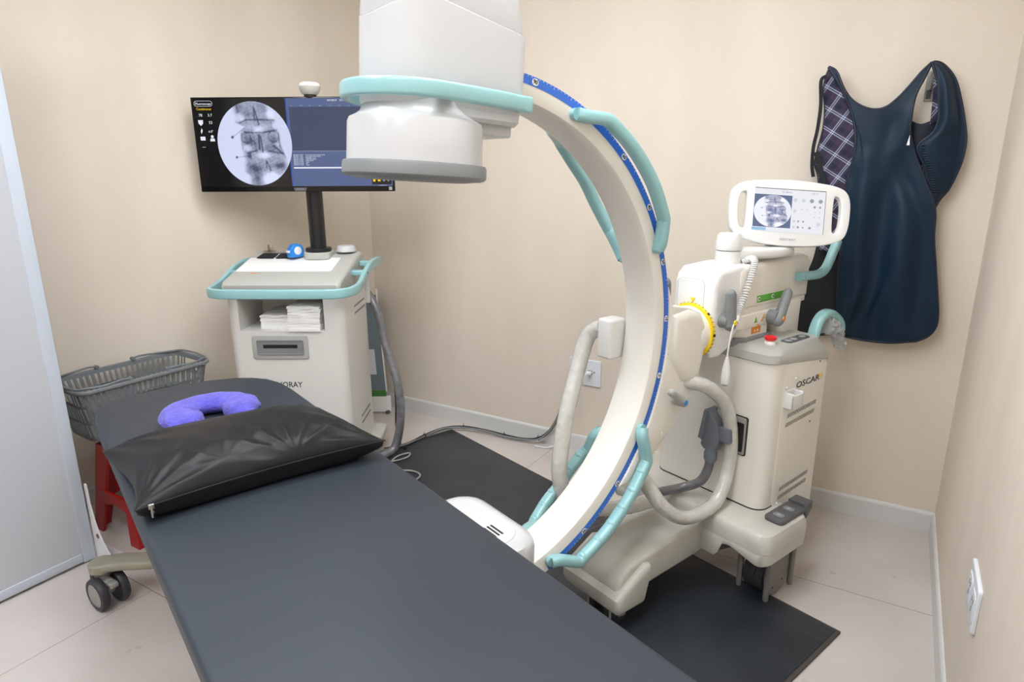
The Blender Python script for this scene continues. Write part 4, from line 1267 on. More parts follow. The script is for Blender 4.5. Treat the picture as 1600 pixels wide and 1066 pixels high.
    g.text('C-Arm', M @ Matrix.Translation((-.015, .077, .0008)), .012)
    g.text('09:12', M @ Matrix.Translation((.088, .077, .0008)), .009)
    part('icons', g, 'scr_line', body)
    g = G()
    for (x, y, s) in ((.018, .050, .007), (.048, .050, .007), (.018, .010, .006), (.044, .018, .003), (.064, .018, .003), (.018, -.028, .005), (.018, -.050, .005), (.108, -.035, .007)): icon(x, y, s)
    part('pale_icons', g, 'scr_pale', body)
    g = G(); g.text('GENORAY', M @ Matrix.Translation((.0, -.098, .0002)), .0125, depth=.0008); part('lettering', g, 'paleink', body)
build_touch(mach)

# ================================================================== HAND SWITCH hanging at the joint block
def build_switch():
    t = thing('hand_switch', 'white hand switch hanging on its coiled cord beside the joint block', 'switch', (-1.27, 1.96, .83), MED)
    # coiled upper part from the swivel post down to the lever
    ax = catmull([(-1.345, 2.125, 1.262), (-1.318, 2.14, 1.272), (-1.296, 2.13, 1.262), (-1.290, 2.105, 1.21), (-1.285, 2.06, 1.14), (-1.272, 2.01, 1.088), (-1.262, 1.985, 1.068)], 24)
    pts = []; turns = 46
    for i, p in enumerate(ax):
        f = i / (len(ax) - 1)
        tt = (ax[min(i + 1, len(ax) - 1)] - ax[max(i - 1, 0)]).normalized()
        u = tt.cross(Vector((1, 0, 0))).normalized(); v = tt.cross(u)
        pts.append((p, u, v))
    path = []
    NN = turns * 10
    for k in range(NN + 1):
        f = k / NN * (len(pts) - 1); i = min(int(f), len(pts) - 2); w = f - i
        p = pts[i][0].lerp(pts[i + 1][0], w); u, v = pts[i][1], pts[i][2]
        a = 2 * PI * turns * k / NN
        path.append(p + u * math.cos(a) * .0105 + v * math.sin(a) * .0105)
    g = G(); g.tube(path, .0028, 6)
    part('coiled_cord', g, 'snow', t)
    g = G(); g.tube(catmull([(-1.258, 1.985, 1.075), (-1.256, 1.965, 1.055), (-1.26, 1.955, .98), (-1.262, 1.955, .935)], 8), .003, 8); part('straight_cord', g, 'snow', t)
    g = G(); g.loft([[(-1.262 + x * k, 1.955 + y * k, z) for x, y in rrect(.030, .024, .008, 4)] for z, k in ((.845, .80), (.850, .95), (.875, 1.0), (.91, .78), (.932, .5), (.945, .35))])
    part('grip', g, 'snow', t)
    g = G(); g.lathe([(0, 0), (.009, 0), (.009, .008), (0, .008)], (-1.262, 1.955, .838), n=16); part('button', g, 'paleink', t)
build_switch()
# ================================================================== MONITOR CART
def build_cart():
    t = thing('monitor_cart', 'white monitor cart with an ultrawide screen standing behind the table head', 'medical cart', (0, 0, 0), CART)
    # body with the open compartment
    U0, U1, V0, V1 = -.285, .285, -.25, .25
    def plan(r=.045, n=6): return rrect(U1 - U0, V1 - V0, r, n)
    g = G(); g.prism(plan(), .13, .832)
    o = plan()
    # notch polygon (front side is v = V0)
    right = [p for p in o if p[0] > 0]; left = [p for p in o if p[0] < 0]
    # order: start right of the notch on the front edge, go round the back, end left of the notch
    o2 = [(.19, V0)] + [p for p in o[3 * 7:4 * 7]] + o[0:7] + o[7:14] + o[14:21] + [(-.225, V0), (-.222, .04), (.187, .04)]
    g.prism(o2, .832, 1.003)
    body = part('body', g, 'cream', t)
    g = G(); g.prism(plan(.05), 1.003 - .003, 1.012, bev=.003)
    part('top_rim', g, 'cream', t)
    # printer bezel
    Mf = axes((0, V0, 0), (1, 0, 0), (0, 0, 1))
    g = G(); g.prism(rrect(.275, .120, .014, 5, -.035, .750), -.001, .006, bev=.003, M=Mf)
    bz = part('printer_bezel', g, 'grey', t, 'grey printer bezel with a dark slot')
    g = G()
    a = rrect(.225, .070, .005, 3, -.035, .750)
    g.tube([Mf @ Vector((x, y, .006)) for x, y in a], .0035, 6, closed=True)
    part('inner_frame', g, 'midgrey', bz)
    g = G(); g.prism(rrect(.220, .066, .004, 3, -.035, .750), .0062, .0068, M=Mf); part('recess', g, 'midgrey', bz)
    g = G(); g.box(-.118, .050, .747, .765, .0068, .0075, M=Mf); part('slot', g, 'black', bz)
    g = G(); g.text('GENORAY', Mf @ Matrix.Translation((-.032, .556, .0004)), .040, xs=.92, bold=.015)
    part('lettering', g, 'greyink', body, 'dark grey lettering')
    # side vents: slanted rows of fine slots
    g = G()
    for z0, v0, v1, z1 in ((.905, -.04, .18, .900), (.868, -.04, .18, .862), (.300, -.04, .16, .296), (.262, -.04, .16, .256)):
        n = 24
        for k in range(n):
            v = v0 + (v1 - v0) * k / n; z = z0
            g.prism([(v, z), (v + .003, z), (v + .006, z + .010), (v + .003, z + .010)], U1 - .0002, U1 + .0006, axis='x')
    parts('side_vents', g, 'ink', body, .012)
    # grey console cover
    g = G()
    pr = [(-.262, 1.010), (-.270, 1.030), (-.268, 1.060), (-.245, 1.080), (.02, 1.132), (.12, 1.155), (.20, 1.165), (.232, 1.158), (.248, 1.12), (.25, 1.010)]
    g.prism(pr, -.292, .282, axis='x', bev=.022, seg=4)
    cv = part('console_cover', g, 'covergrey', t, 'light grey sloping console cover')
    sl = math.atan2(1.132 - 1.080, .265)
    Mc = Matrix.Translation((-.035, -.0225, 1.1062 + .0175)) @ Matrix.Rotation(sl, 4, 'X')
    g = G(); g.prism(rrect(.475, .205, .012, 4), -.0005, .0022, bev=.001, M=Mc); pd = part('writing_pad', g, 'label', t, 'glossy white pad')
    g = G(); g.prism(rrect(.030, .010, .004, 3, -.135, -.128), .0002, .0010, M=Mc); part('orange_mark', g, 'orange', cv)
    g = G(); g.prism(rrect(.136, .136, .03, 5, .084, .10), 1.140, 1.176, bev=.006); part('column_seat', g, 'covergrey', cv)
    # teal handle round the front
    p = [(.352, .285, 1.100), (.350, .20, 1.105), (.348, .08, 1.098), (.346, -.04, 1.066), (.345, -.12, 1.040), (.345, -.20, 1.032), (.330, -.275, 1.030), (.285, -.322, 1.030), (.20, -.334, 1.030), (0, -.338, 1.030), (-.20, -.334, 1.030), (-.285, -.322, 1.030), (-.335, -.285, 1.030), (-.350, -.22, 1.032), (-.348, -.12, 1.046), (-.346, 0, 1.082), (-.346, .08, 1.098), (-.348, .20, 1.105), (-.350, .25, 1.100)]
    g = G(); g.tube(catmull(p, 4), 1, sec=rrect(.022, .046, .006, 3), up=(0, 0, 1))
    h = part('push_handle', g, 'teal', t, 'pale teal push handle')
    for sx in (-1, 1):
        for v, z in ((-.01, 1.080), (.16, 1.104)):
            g = G(); g.box(min(sx * .275, sx * .345), max(sx * .275, sx * .345), v - .024, v + .024, z - .013, z + .013, bev=.004); b = part('bracket', g, 'teal', h)
            g = G(); g.lathe([(0, 0), (.006, 0), (.005, sx * .003), (0, sx * .003)], (sx * .357, v, z), 'x', n=12); part('screw', g, 'dgrey', h)
    # foot and castors
    g = G(); g.prism(rrect(.70, .62, .05, 5, 0, .0), .085, .130, bev=.012)
    g.prism(rrect(.40, .40, .05, 5), .12, .14)
    part('foot_plate', g, 'base', t)
    for sx in (-1, 1):
        for sy in (-1, 1):
            cx, cy = sx * .30, sy * .26
            g = G(); g.box(cx - .022, cx + .022, cy - .03, cy + .03, .05, .09, bev=.008); c = part('castor', g, 'grey', t)
            g = G(); g.lathe([(0, -.018), (.030, -.018), (.036, -.010), (.036, .010), (.030, .018), (0, .018)], (cx, cy, .036), 'x', n=24); part('wheel', g, 'tyre', c)
    # cable tray strip at the back right
    g = G(); g.box(.262, .300, .235, .262, .87, 1.0, bev=.004); part('rear_bracket', g, 'cream', t)
    # column
    cu, cvv = .082, .10
    g = G(); g.lathe([(0, 0), (.064, 0), (.066, .004), (.066, .016), (.062, .020), (0, .020)], (cu, cvv, 1.176), n=36); col = part('column', g, 'black', t, 'black screen column with a round flange')
    g = G(); g.lathe([(0, .018), (.041, .018), (.041, .44), (0, .44)], (cu, cvv, 1.176), n=32); part('tube', g, 'black', col)
    # ------------- monitor
    u0, u1, z0, z1 = -.463, .512, 1.484, 1.932; vf = .028
    g = G(); g.box(u0, u1, vf, vf + .018, z0, z1, bev=.003)
    g.box(u0 + .18, u1 - .18, vf + .016, vf + .055, z0 + .06, z1 - .08, bev=.012)
    g.box(cu - .05, cu + .05, vf + .045, cvv + .045, 1.55, 1.68, bev=.008)
    mo = part('monitor', g, 'gloss_black', t, 'wide flat monitor showing a round x-ray picture')
    def P(px_, py_):   # fractions over the monitor face, x from left, y from top
        return (u0 + (u1 - u0) * px_, z1 - (z1 - z0) * py_)
    Mm = axes((0, vf, 0), (1, 0, 0), (0, 0, 1))
    def rect(nm, x0, x1, y0, y1, m, d=.0010):
        a = P(x0, y1); b = P(x1, y0)
        g = G(); g.box(a[0], b[0], a[1], b[1], .0001, d, M=Mm); return part(nm, g, m, mo)
    # screen area
    rect('screen', .008, .992, .012, .945, 'scr_black', .0010)
    rect('screen_blue_pane', .478, .990, .015, .940, 'scr_blue', .0014)
    rect('screen_edge_line', .474, .479, .015, .940, 'scr_edge', .0018)
    rect('screen_list', .490, .990, .105, .565, 'scr_dark', .0018)
    rect('screen_line', .485, .990, .562, .566, 'scr_dim', .0020)
    rect('screen_bar', .490, .985, .735, .750, 'scr_white', .0020)
    rect('screen_tray', .885, .985, .855, .925, 'scr_black', .0020)
    xray_disc(mo, Mm @ Matrix.Translation((P(.302, .487)[0], P(.302, .487)[1], .0020)), .1835, .1985, (58, 66, 98), (214, 222, 250))
    # lettering of the screen
    g = G(); gy = G(); gd = G()
    def T(G_, s, x, y, size, al='CENTER', xs=1.0): a = P(x, y); G_.text(s, Mm @ Matrix.Translation((a[0], a[1], .0022)), size, align=al, depth=.0002, xs=xs)
    T(g, 'Fluoroscopy', .063, .068, .0155)
    a = P(.063, .068); o = rrect(.088, .024, .011, 5, a[0], a[1] + .001)
    g.tube([Mm @ Vector((x, y, .0022)) for x, y in o], .0008, 4, closed=True)
    T(gy, 'Continuous', .063, .122, .0155)
    T(g, '78', .043, .186, .018); T(g, '3.7', .090, .186, .018)
    T(g, '52', .090, .262, .018); T(g, '6.0"', .086, .355, .015)
    def disc(x, y, r): a = P(x, y); g.lathe([(0, .0021), (r, .0021), (r, .0024), (0, .0024)], (0, 0, 0), n=16, M=Mm @ Matrix.Translation((a[0], a[1], 0)))
    a = P(.040, .262); g.prism([(a[0] - .012, a[1] + .012), (a[0] + .012, a[1] + .012), (a[0] + .011, a[1] - .004), (a[0], a[1] - .015), (a[0] - .011, a[1] - .004)], .0021, .0024, M=Mm)
    a = P(.040, .350); g.prism([(a[0] + .001, a[1] + .014), (a[0] + .005, a[1] + .003), (a[0] - .002, a[1] - .014), (a[0] - .005, a[1] - .002)], .0021, .0024, M=Mm)
    a = P(.042, .430); g.box(a[0] - .012, a[0] + .012, a[1] - .008, a[1] + .010, .0021, .0024, M=Mm)
    a = P(.090, .430); g.prism([(a[0] - .012, a[1] - .012), (a[0] + .012, a[1] - .012), (a[0] + .010, a[1] + .001), (a[0] - .010, a[1] + .001)], .0021, .0024, M=Mm); disc(.090, .408, .007)
    T(g, '---', .042, .515, .018)
    for k, w in enumerate((.18, .165, .14, .12, .115, .105, .09, .08)):
        y = .605 + k * .0152; x = .492
        s = '2024-05-%02d 10:2%d' % (10 + k, k)
        T(g, s, x, y, .0068, 'LEFT')
        T(g, ['C-arm system start exposure mode', 'dose report saved to study', 'image 0041 stored', 'image 0042 stored', 'fluoro pulse 8', 'ready', 'idle', 'ready'][k], x + .062, y, .0068, 'LEFT')
    T(g, 'PATIENT   STUDY', .735, .040, .0125)
    for k in range(7): T(gd, ['No.', 'Name', 'ID', 'Date', 'Time', 'Mod', 'Img'][k], .497 + k * .048, .092, .0072, 'LEFT')
    T(g, 'Storage 78% free', .940, .935, .0055)
    parts('screen_lettering', g, 'scr_white', mo, .012); part('screen_grey_lettering', gd, 'scr_dim', mo)
    a = P(.897, .880); gy.box(a[0] - .006, a[0] + .006, a[1] - .006, a[1] + .006, .0021, .0024, M=Mm)
    a = P(.922, .880); gy.box(a[0] - .007, a[0] + .007, a[1] - .005, a[1] + .007, .0021, .0024, M=Mm)
    parts('screen_mark', gy, 'scr_yel', mo, .006)
    g = G()
    for x in (.947, .969): a = P(x, .880); g.lathe([(0, .0021), (.005, .0021), (.005, .0024), (0, .0024)], (0, 0, 0), n=14, M=Mm @ Matrix.Translation((a[0], a[1], 0)))
    parts('screen_mark', g, 'scr_dim', mo, .002)
    # chin badge and corner sticker
    g = G(); a = P(.513, .972); g.prism([(a[0] - .034, a[1] + .007), (a[0] + .034, a[1] + .007), (a[0] + .028, a[1] - .010), (a[0] - .028, a[1] - .010)], .0001, .0012, M=Mm); part('badge', g, 'dgrey', mo)
    g = G(); T(g, 'GENORAY', .513, .973, .009); part('badge_lettering', g, 'paleink', mo)
    g = G(); a = P(.978, .968); g.box(a[0] - .008, a[0] + .008, a[1] - .008, a[1] + .008, .0002, .0010, M=Mm); part('sticker', g, 'paleink', mo)
    # beacon on top of the monitor
    g = G(); g.lathe([(0, 0), (.030, 0), (.030, .012), (0, .012)], (.118, vf + .02, 1.930), n=28); b0 = part('beacon_base', g, 'black', mo)
    g = G(); g.lathe([(0, .012), (.034, .012), (.044, .022), (.051, .044), (.051, .050), (0, .050)], (.118, vf + .02, 1.930), n=36); part('beacon_body', g, 'base', b0, 'grey white round lamp housing')
    g = G(); g.lathe([(0, .049), (.049, .049), (.050, .054), (.048, .062), (.038, .068), (0, .070)], (.118, vf + .02, 1.930), n=36); part('beacon_cap', g, 'label', b0)
    return t
build_cart()

# ---------- things lying on the cart
def topz(v):
    P_ = [(-.245, 1.080), (.02, 1.132), (.12, 1.155), (.20, 1.165), (.26, 1.165)]
    for (a, za), (b, zb) in zip(P_, P_[1:]):
        if v <= b: return za + (zb - za) * (v - a) / (b - a)
    return 1.165
def towels(name_label, u0, u1, v0, v1, z0, z1, n, sk, seed):
    """pile of folded paper towels: every sheet a slightly shifted, sagging slab with wavy edges"""
    random.seed(seed)
    t = thing('paper_towel_stack', name_label, 'paper towels', ((u0 + u1) / 2, (v0 + v1) / 2, z0), CART, group='folded paper towels in the cart compartment')
    for k in range(n):
        za = z0 + (z1 - z0) * k / n; zb = z0 + (z1 - z0) * (k + .97) / n
        dx, dy = random.uniform(-.003, .003), random.uniform(-.004, .004) - sk * k / n
        g = G(); N = 14
        pts = []
        for (a, b, c, d) in ((u0, v0, u1, v0), (u1, v0, u1, v1), (u1, v1, u0, v1), (u0, v1, u0, v0)):
            for i in range(N):
                f = i / N; pts.append((a + (c - a) * f + dx + random.uniform(-.0012, .0012), b + (d - b) * f + dy + random.uniform(-.0012, .0012)))
        sag = lambda x, y: .003 * math.sin(9 * (x - u0) / (u1 - u0) + k) * (k / n)
        bt = [(x, y, za + sag(x, y)) for x, y in pts]; tp = [(x, y, zb + sag(x, y)) for x, y in pts]
        g.loft([bt, tp])
        part('towel_bundle', g, 'paper', t, smooth=30)
    g = G(); random.seed(seed + 1)
    g.text('~~~~', axes(((u0 + u1) / 2, v0 + .05 - sk, z1 + .0035), (1, 0, 0), (0, 1, 0)), .022)
    part('printed_mark', g, 'greyink', t)
towels('low stack of folded white paper towels, the left one in the cart compartment', -.140, -.002, -.205, .02, .832, .900, 7, 0, 11)
towels('tall stack of folded white paper towels, the right one in the cart compartment', .012, .170, -.262, .02, .832, .950, 9, -.02, 12)

t = thing('cloth_case', 'folded flat black case lying on the cart console beside the blue tape', 'case', (-.14, .10, topz(.1)), CART)
sl2 = math.atan2(topz(.13) - topz(.07), .06)
for a, b, nm in ((-.235, -.143, 'left_flap'), (-.137, -.045, 'right_flap')):
    g = G(); Mx = Matrix.Translation(((a + b) / 2, .095, topz(.095) + .002)) @ Matrix.Rotation(sl2, 4, 'X') @ Matrix.Rotation(R_(-3 if a < -.2 else 3), 4, 'Z')
    g.prism([(-.044, -.036), (.044, -.036), (.044, .036), (-.036, .036)], 0, .005, bev=.0015, M=Mx)
    part(nm, g, 'blackcloth', t)

def build_tape():
    c = (-.028, .060, topz(.062) + .010)
    t = thing('tape_dispenser', 'small bright blue tape dispenser standing by the screen column', 'tape dispenser', c, CART)
    g = G(); prof = [(-.034, 0), (.026, 0), (.032, .010), (.034, .034), (.026, .054), (.004, .062), (-.016, .058), (-.030, .042), (-.036, .026)]
    M = Matrix.Translation(c) @ Matrix.Rotation(R_(48), 4, 'Z')
    g.prism([(x * 1.12, z * 1.12) for x, z in prof], -.021, .021, axis='y', bev=.005, M=M); b = part('case', g, 'sky', t)
    g = G(); g.lathe([(0, -.0225), (.019, -.0225), (.021, -.021), (0, -.021)], (.003, 0, .034), 'y', n=24, M=M); part('round_label', g, 'outlet', b)
    g = G(); g.box(-.044, -.034, -.014, .014, .026, .036, M=M); part('tape_end', g, 'label', b)
build_tape()
def build_lid():
    c = (.208, .165, topz(.165) + .006); g = G()
    g.lathe([(0, 0), (.050, 0), (.052, .004), (.048, .022), (.044, .030), (.036, .033), (0, .033)], c, n=40)
    solo('round_cap', g, 'bright', 'low round white cap lying on the cart console right of the column', 'cap', c, CART)
build_lid()
def build_keys():
    c = (-.215, .185, topz(.19) + .002)
    t = thing('bunch_of_keys', 'small bunch of keys lying at the back left of the cart console', 'keys', c, CART)
    z = c[2]
    g = G(); g.box(c[0] - .004, c[0] + .022, c[1] - .004, c[1] + .004, z, z + .036, bev=.003); part('lock_barrel', g, 'steel', t)
    for k, (x, a) in enumerate(((.0, 20), (-.012, -15), (.020, 60))):
        M = Matrix.Translation((c[0] + x, c[1] - .012 - .006 * k, z + .003)) @ Matrix.Rotation(R_(a), 4, 'Z')
        g = G(); g.lathe([(.004, 0), (.011, 0), (.011, .002), (.004, .002)], (0, 0, 0), n=18, M=M); g.box(.009, .034, -.003, .003, 0, .002, M=M); g.box(.024, .032, -.006, -.002, 0, .002, M=M)
        part('key', g, 'brass', t)
    g = G(); g.prism(rrect(.07, .035, .004, 3, c[0] + .07, c[1] - .03), topz(c[1] - .03) - .002, topz(c[1] - .03) + .004, bev=.001); part('key_tag', g, 'midgrey', t)
build_keys()

# ================================================================== CABLES
def cable(name, pts, r, m, label, at, n=8, extra=None):
    g = G(); g.tube(catmull(pts, n), r, 10)
    if extra:
        for e in extra: g.tube(catmull(e[0], n), e[1], 8)
    return solo(name, g, m, label, 'cable', at, WORLD)
# grey hose in film that falls from the cart to the floor
cable('wrapped_hose', [(-2.62, 2.66, 1.0), (-2.51, 2.665, .88), (-2.455, 2.66, .78), (-2.40, 2.64, .63), (-2.322, 2.62, .47), (-2.290, 2.61, .35), (-2.288, 2.60, .22), (-2.315, 2.59, .09), (-2.33, 2.55, .042), (-2.36, 2.44, .040), (-2.42, 2.28, .040), (-2.50, 2.1, .040)], .0235, 'hosedk', 'grey film wrapped hose falling from behind the cart to the floor', (-2.33, 2.55, 0))
def build_bundle():
    t = thing('cable_bundle', 'black cable bundle with ties running along the floor up to the wall outlet', 'cable', (-2.1, 3.05, 0))
    P_ = [(-2.42, 2.60, .016), (-2.355, 2.72, .016), (-2.34, 2.87, .018), (-2.30, 3.01, .022), (-2.20, 3.085, .026), (-2.05, 3.11, .024), (-1.92, 3.115, .020), (-1.80, 3.125, .018), (-1.70, 3.145, .036), (-1.625, 3.16, .105), (-1.565, 3.165, .23), (-1.535, 3.165, .36), (-1.515, 3.168, .45), (-1.492, 3.178, .487)]
    g = G(); g.tube(catmull(P_, 8), .0092, 10); part('black_cable', g, 'black', t)
    g = G(); g.tube(catmull([(x + .004, y - .012, z + .004 * (i % 2)) for i, (x, y, z) in enumerate(P_[:-3])] + [(-1.50, 3.165, .44)], 8), .0055, 8); part('grey_cable', g, 'midgrey', t)
    for i in (2, 4, 6, 8, 10):
        p = Vector(P_[i]); q = (Vector(P_[i + 1]) - Vector(P_[i - 1])).normalized()
        g = G(); g.tube([p - q * .003, p + q * .003], .0125, 12); g.tube([p, p + Vector((0, -.002, .026))], .0016, 5); part('cable_tie', g, 'ink', t)
    g = G(); g.box(-1.502, -1.482, 3.165, 3.181, .478, .502, bev=.003); part('plug', g, 'black', t)
build_bundle()
cable('power_cable', [(-2.50, 2.68, .86), (-2.475, 2.69, .72), (-2.435, 2.72, .50), (-2.43, 2.735, .30), (-2.425, 2.72, .12), (-2.38, 2.69, .02), (-2.32, 2.67, .0085)], .0085, 'black', 'black power cable hanging straight down behind the cart', (-2.42, 2.7, 0))
def build_thin():
    g = G()
    g.tube(catmull([(-2.37, 2.50, .020), (-2.335, 2.47, .018), (-2.27, 2.50, .018), (-2.235, 2.58, .018), (-2.26, 2.63, .018), (-2.29, 2.55, .018), (-2.25, 2.44, .018), (-2.20, 2.42, .018), (-2.10, 2.46, .018), (-2.03, 2.44, .018), (-2.02, 2.36, .018), (-2.05, 2.27, .018), (-2.09, 2.16, .018), (-2.18, 2.02, .018)], 8), .0048, 8)
    solo('thin_cable', g, 'hub', 'thin pale grey cable looped on the dark rubber mat', 'cable', (-2.2, 2.4, .013))
build_thin()

# ================================================================== THINGS IN THE CORNER BEHIND THE CART
def build_board():
    t = thing('leaning_board', 'slate grey board with a green foot strip leaning in the corner behind the cart', 'board', (-2.87, 3.05, 0))
    a = Vector((-2.962, 2.99, 0)); b = Vector((-2.815, 3.08, 0)); dx = (b - a).normalized(); nn = Vector((-dx.y, dx.x, 0))
    def lean(z): return nn * (.06 * z)
    def slab(z0, z1, th, off=0, x0=0, x1=1, sh=0):
        g = G(); pts = []
        for z in (z0, z1):
            p = a + (b - a) * x0 + lean(z) - nn * off - dx * (.14 * z) * sh; q = a + (b - a) * x1 + lean(z) - nn * off - dx * (.14 * z) * sh
            pts.append([(p.x, p.y, z), (q.x, q.y, z), (q.x + nn.x * th, q.y + nn.y * th, z), (p.x + nn.x * th, p.y + nn.y * th, z)])
        g.loft(pts); return g
    part('board', slab(.155, .80, .014, 0, 0, 1, .4), 'slategrey', t)
    part('green_strip', slab(.115, .158, .016, .001, 0, 1, .4), 'leafgreen', t)
    part('white_foot', slab(.012, .117, .020, .002, 0, 1.12, .0), 'label', t)
    part('white_edge', slab(.15, .84, .018, .002, 1.0, 1.04, .4), 'label', t)
    part('paper_note', slab(.27, .44, .002, .004, .15, .72, .4), 'outlet', t)
    for f in (.25, 1.0):
        p = a + (b - a) * f - nn * .01
        g = G(); g.box(p.x - .010, p.x + .010, p.y - .012, p.y + .012, 0, .022, bev=.003); part('foot_clip', g, 'dgrey', t)
build_board()

# ================================================================== WALL OUTLETS
def outlet_back(x0, x1, z0, z1, label, kind):
    y = YB
    t = thing('wall_outlet', label, 'outlet', ((x0 + x1) / 2, y, z0), WORLD)
    g = G(); g.prism(rrect(x1 - x0, z1 - z0, .005, 3, (x0 + x1) / 2, (z0 + z1) / 2), y - .009, y, axis='y', bev=.002); pl = part('plate', g, 'outlet', t)
    cx, cz = (x0 + x1) / 2, (z0 + z1) / 2
    if kind == 'net':
        g = G(); g.box(cx - .022, cx + .004, y - .0105, y - .0085, cz - .006, cz + .016, bev=.0005); g.box(cx + .012, cx + .018, y - .0105, y - .0085, cz + .004, cz + .012); part('socket', g, 'greyink', pl)
    else:
        g = G()
        for a, b in ((-.012, .01), (.012, .01), (0, -.012)): g.box(cx + a - .0015, cx + a + .0015, y - .0100, y - .0088, cz + b - .006, cz + b + .006)
        part('socket', g, 'greyink', pl)
outlet_back(-1.522, -1.442, .412, .562, 'pale wall outlet plate with the black cable, left of the pair on the back wall', 'power')
outlet_back(-1.437, -1.330, .408, .558, 'pale network plate, right of the pair on the back wall', 'net')
g = G(); g.box(-1.405, -1.380, 3.155, 3.180, .480, .496, bev=.002); g.tube(catmull([(-1.392, 3.16, .488), (-1.41, 3.13, .484), (-1.45, 3.115, .472), (-1.462, 3.118, .44), (-1.465, 3.13, .40), (-1.468, 3.14, .30), (-1.49, 3.14, .18), (-1.55, 3.12, .06), (-1.62, 3.11, .010), (-1.70, 3.10, .006)], 8), .0028, 8)
solo('network_cable', g, 'label', 'thin white network cable plugged into the right hand wall plate', 'cable', (-1.39, 3.16, 0))
def outlet_right():
    x = XR; y0, y1, z0, z1 = 1.783, 1.955, .448, .578
    t = thing('wall_outlet', 'pale double outlet and switch plate low on the right wall', 'outlet', (x, (y0 + y1) / 2, z0))
    cy, cz = (y0 + y1) / 2, (z0 + z1) / 2
    g = G(); g.prism(rrect(y1 - y0, z1 - z0, .010, 4, cy, cz), x - .011, x, axis='x', bev=.003); pl = part('plate', g, 'outlet', t)
    for a in (-.045, .038):
        g = G(); g.prism(rrect(.058, .075, .008, 3, cy + a, cz), x - .013, x - .0105, axis='x', bev=.001); sk = part('socket_face', g, 'outlet', pl)
        g = G()
        for b, c in ((-.010, .012), (.010, .012), (0, -.012)): g.box(x - .0138, x - .0128, cy + a + b - .002, cy + a + b + .002, cz + c - .007, cz + c + .007)
        part('socket_slots', g, 'dgrey', sk)
outlet_right()

# ================================================================== LEAD APRON
def resample(pts, n, smooth=4):
    P_ = catmull([(x, 0, z) for x, z in pts], smooth)
    L = [0]
    for a, b in zip(P_, P_[1:]): L.append(L[-1] + (b - a).length)
    out = []; j = 0
    for i in range(n + 1):
        d = L[-1] * i / n
        while j < len(L) - 2 and L[j + 1] < d: j += 1
        f = (d - L[j]) / max(1e-9, L[j + 1] - L[j]); out.append(P_[j].lerp(P_[j + 1], min(1, max(0, f))))
    return out
def coons(top, bottom, left, right, nu, nv, yf, thick, g):
    """cloth patch in the wall plane with its own folds and thickness: yf(x, z, u, v) -> y"""
    T, B, Lf, Rt = resample(top, nu), resample(bottom, nu), resample(left, nv), resample(right, nv)
    G1 = []
    for j in range(nv + 1):
        v = j / nv; row = []
        for i in range(nu + 1):
            u = i / nu
            p = T[i] * (1 - v) + B[i] * v + Lf[j] * (1 - u) + Rt[j] * u - (T[0] * (1 - u) * (1 - v) + T[-1] * u * (1 - v) + B[0] * (1 - u) * v + B[-1] * u * v)
            row.append(Vector((p.x, yf(p.x, p.z, u, v), p.z)))
        G1.append(row)
    for side in (0, 1):
        vs = [[g.bm.verts.new(p + Vector((0, thick * side, 0))) for p in row] for row in G1]
        for j in range(nv):
            for i in range(nu): g.bm.faces.new([vs[j][i], vs[j][i + 1], vs[j + 1][i + 1], vs[j + 1][i]])
        if side == 0: F0 = vs
        else:
            for j in range(nv):
                for i in (0, nu): g.bm.faces.new([F0[j][i], F0[j + 1][i], vs[j + 1][i], vs[j][i]])
            for i in range(nu):
                for j in (0, nv): g.bm.faces.new([F0[j][i], F0[j][i + 1], vs[j][i + 1], vs[j][i]])
    return G1
NECK = [(-0.345, 1.990), (-0.314, 1.969), (-0.276, 1.897), (-0.234, 1.847), (-0.171, 1.816), (-0.119, 1.821), (-0.077, 1.858), (-0.045, 1.900), (-0.013, 1.947), (0.015, 1.979)]
RIGHT = [(0.015, 1.979), (-0.002, 1.925), (-0.023, 1.860), (-0.027, 1.783), (-0.023, 1.726), (-0.009, 1.680), (0.013, 1.623), (0.052, 1.542), (0.100, 1.432), (0.112, 1.320), (0.135, 1.200), (0.156, 1.091), (0.172, 0.992), (0.167, 0.941), (0.145, 0.906), (0.111, 0.884)]
BOT = [(-0.187, 0.876), (-0.100, 0.867), (0.003, 0.867), (0.111, 0.884)]
LEFT = [(-0.345, 1.990), (-0.291, 1.910), (-0.241, 1.815), (-0.215, 1.732), (-0.208, 1.637), (-0.222, 1.528), (-0.219, 1.404), (-0.210, 1.304), (-0.212, 1.175), (-0.202, 1.030), (-0.187, 0.876)]
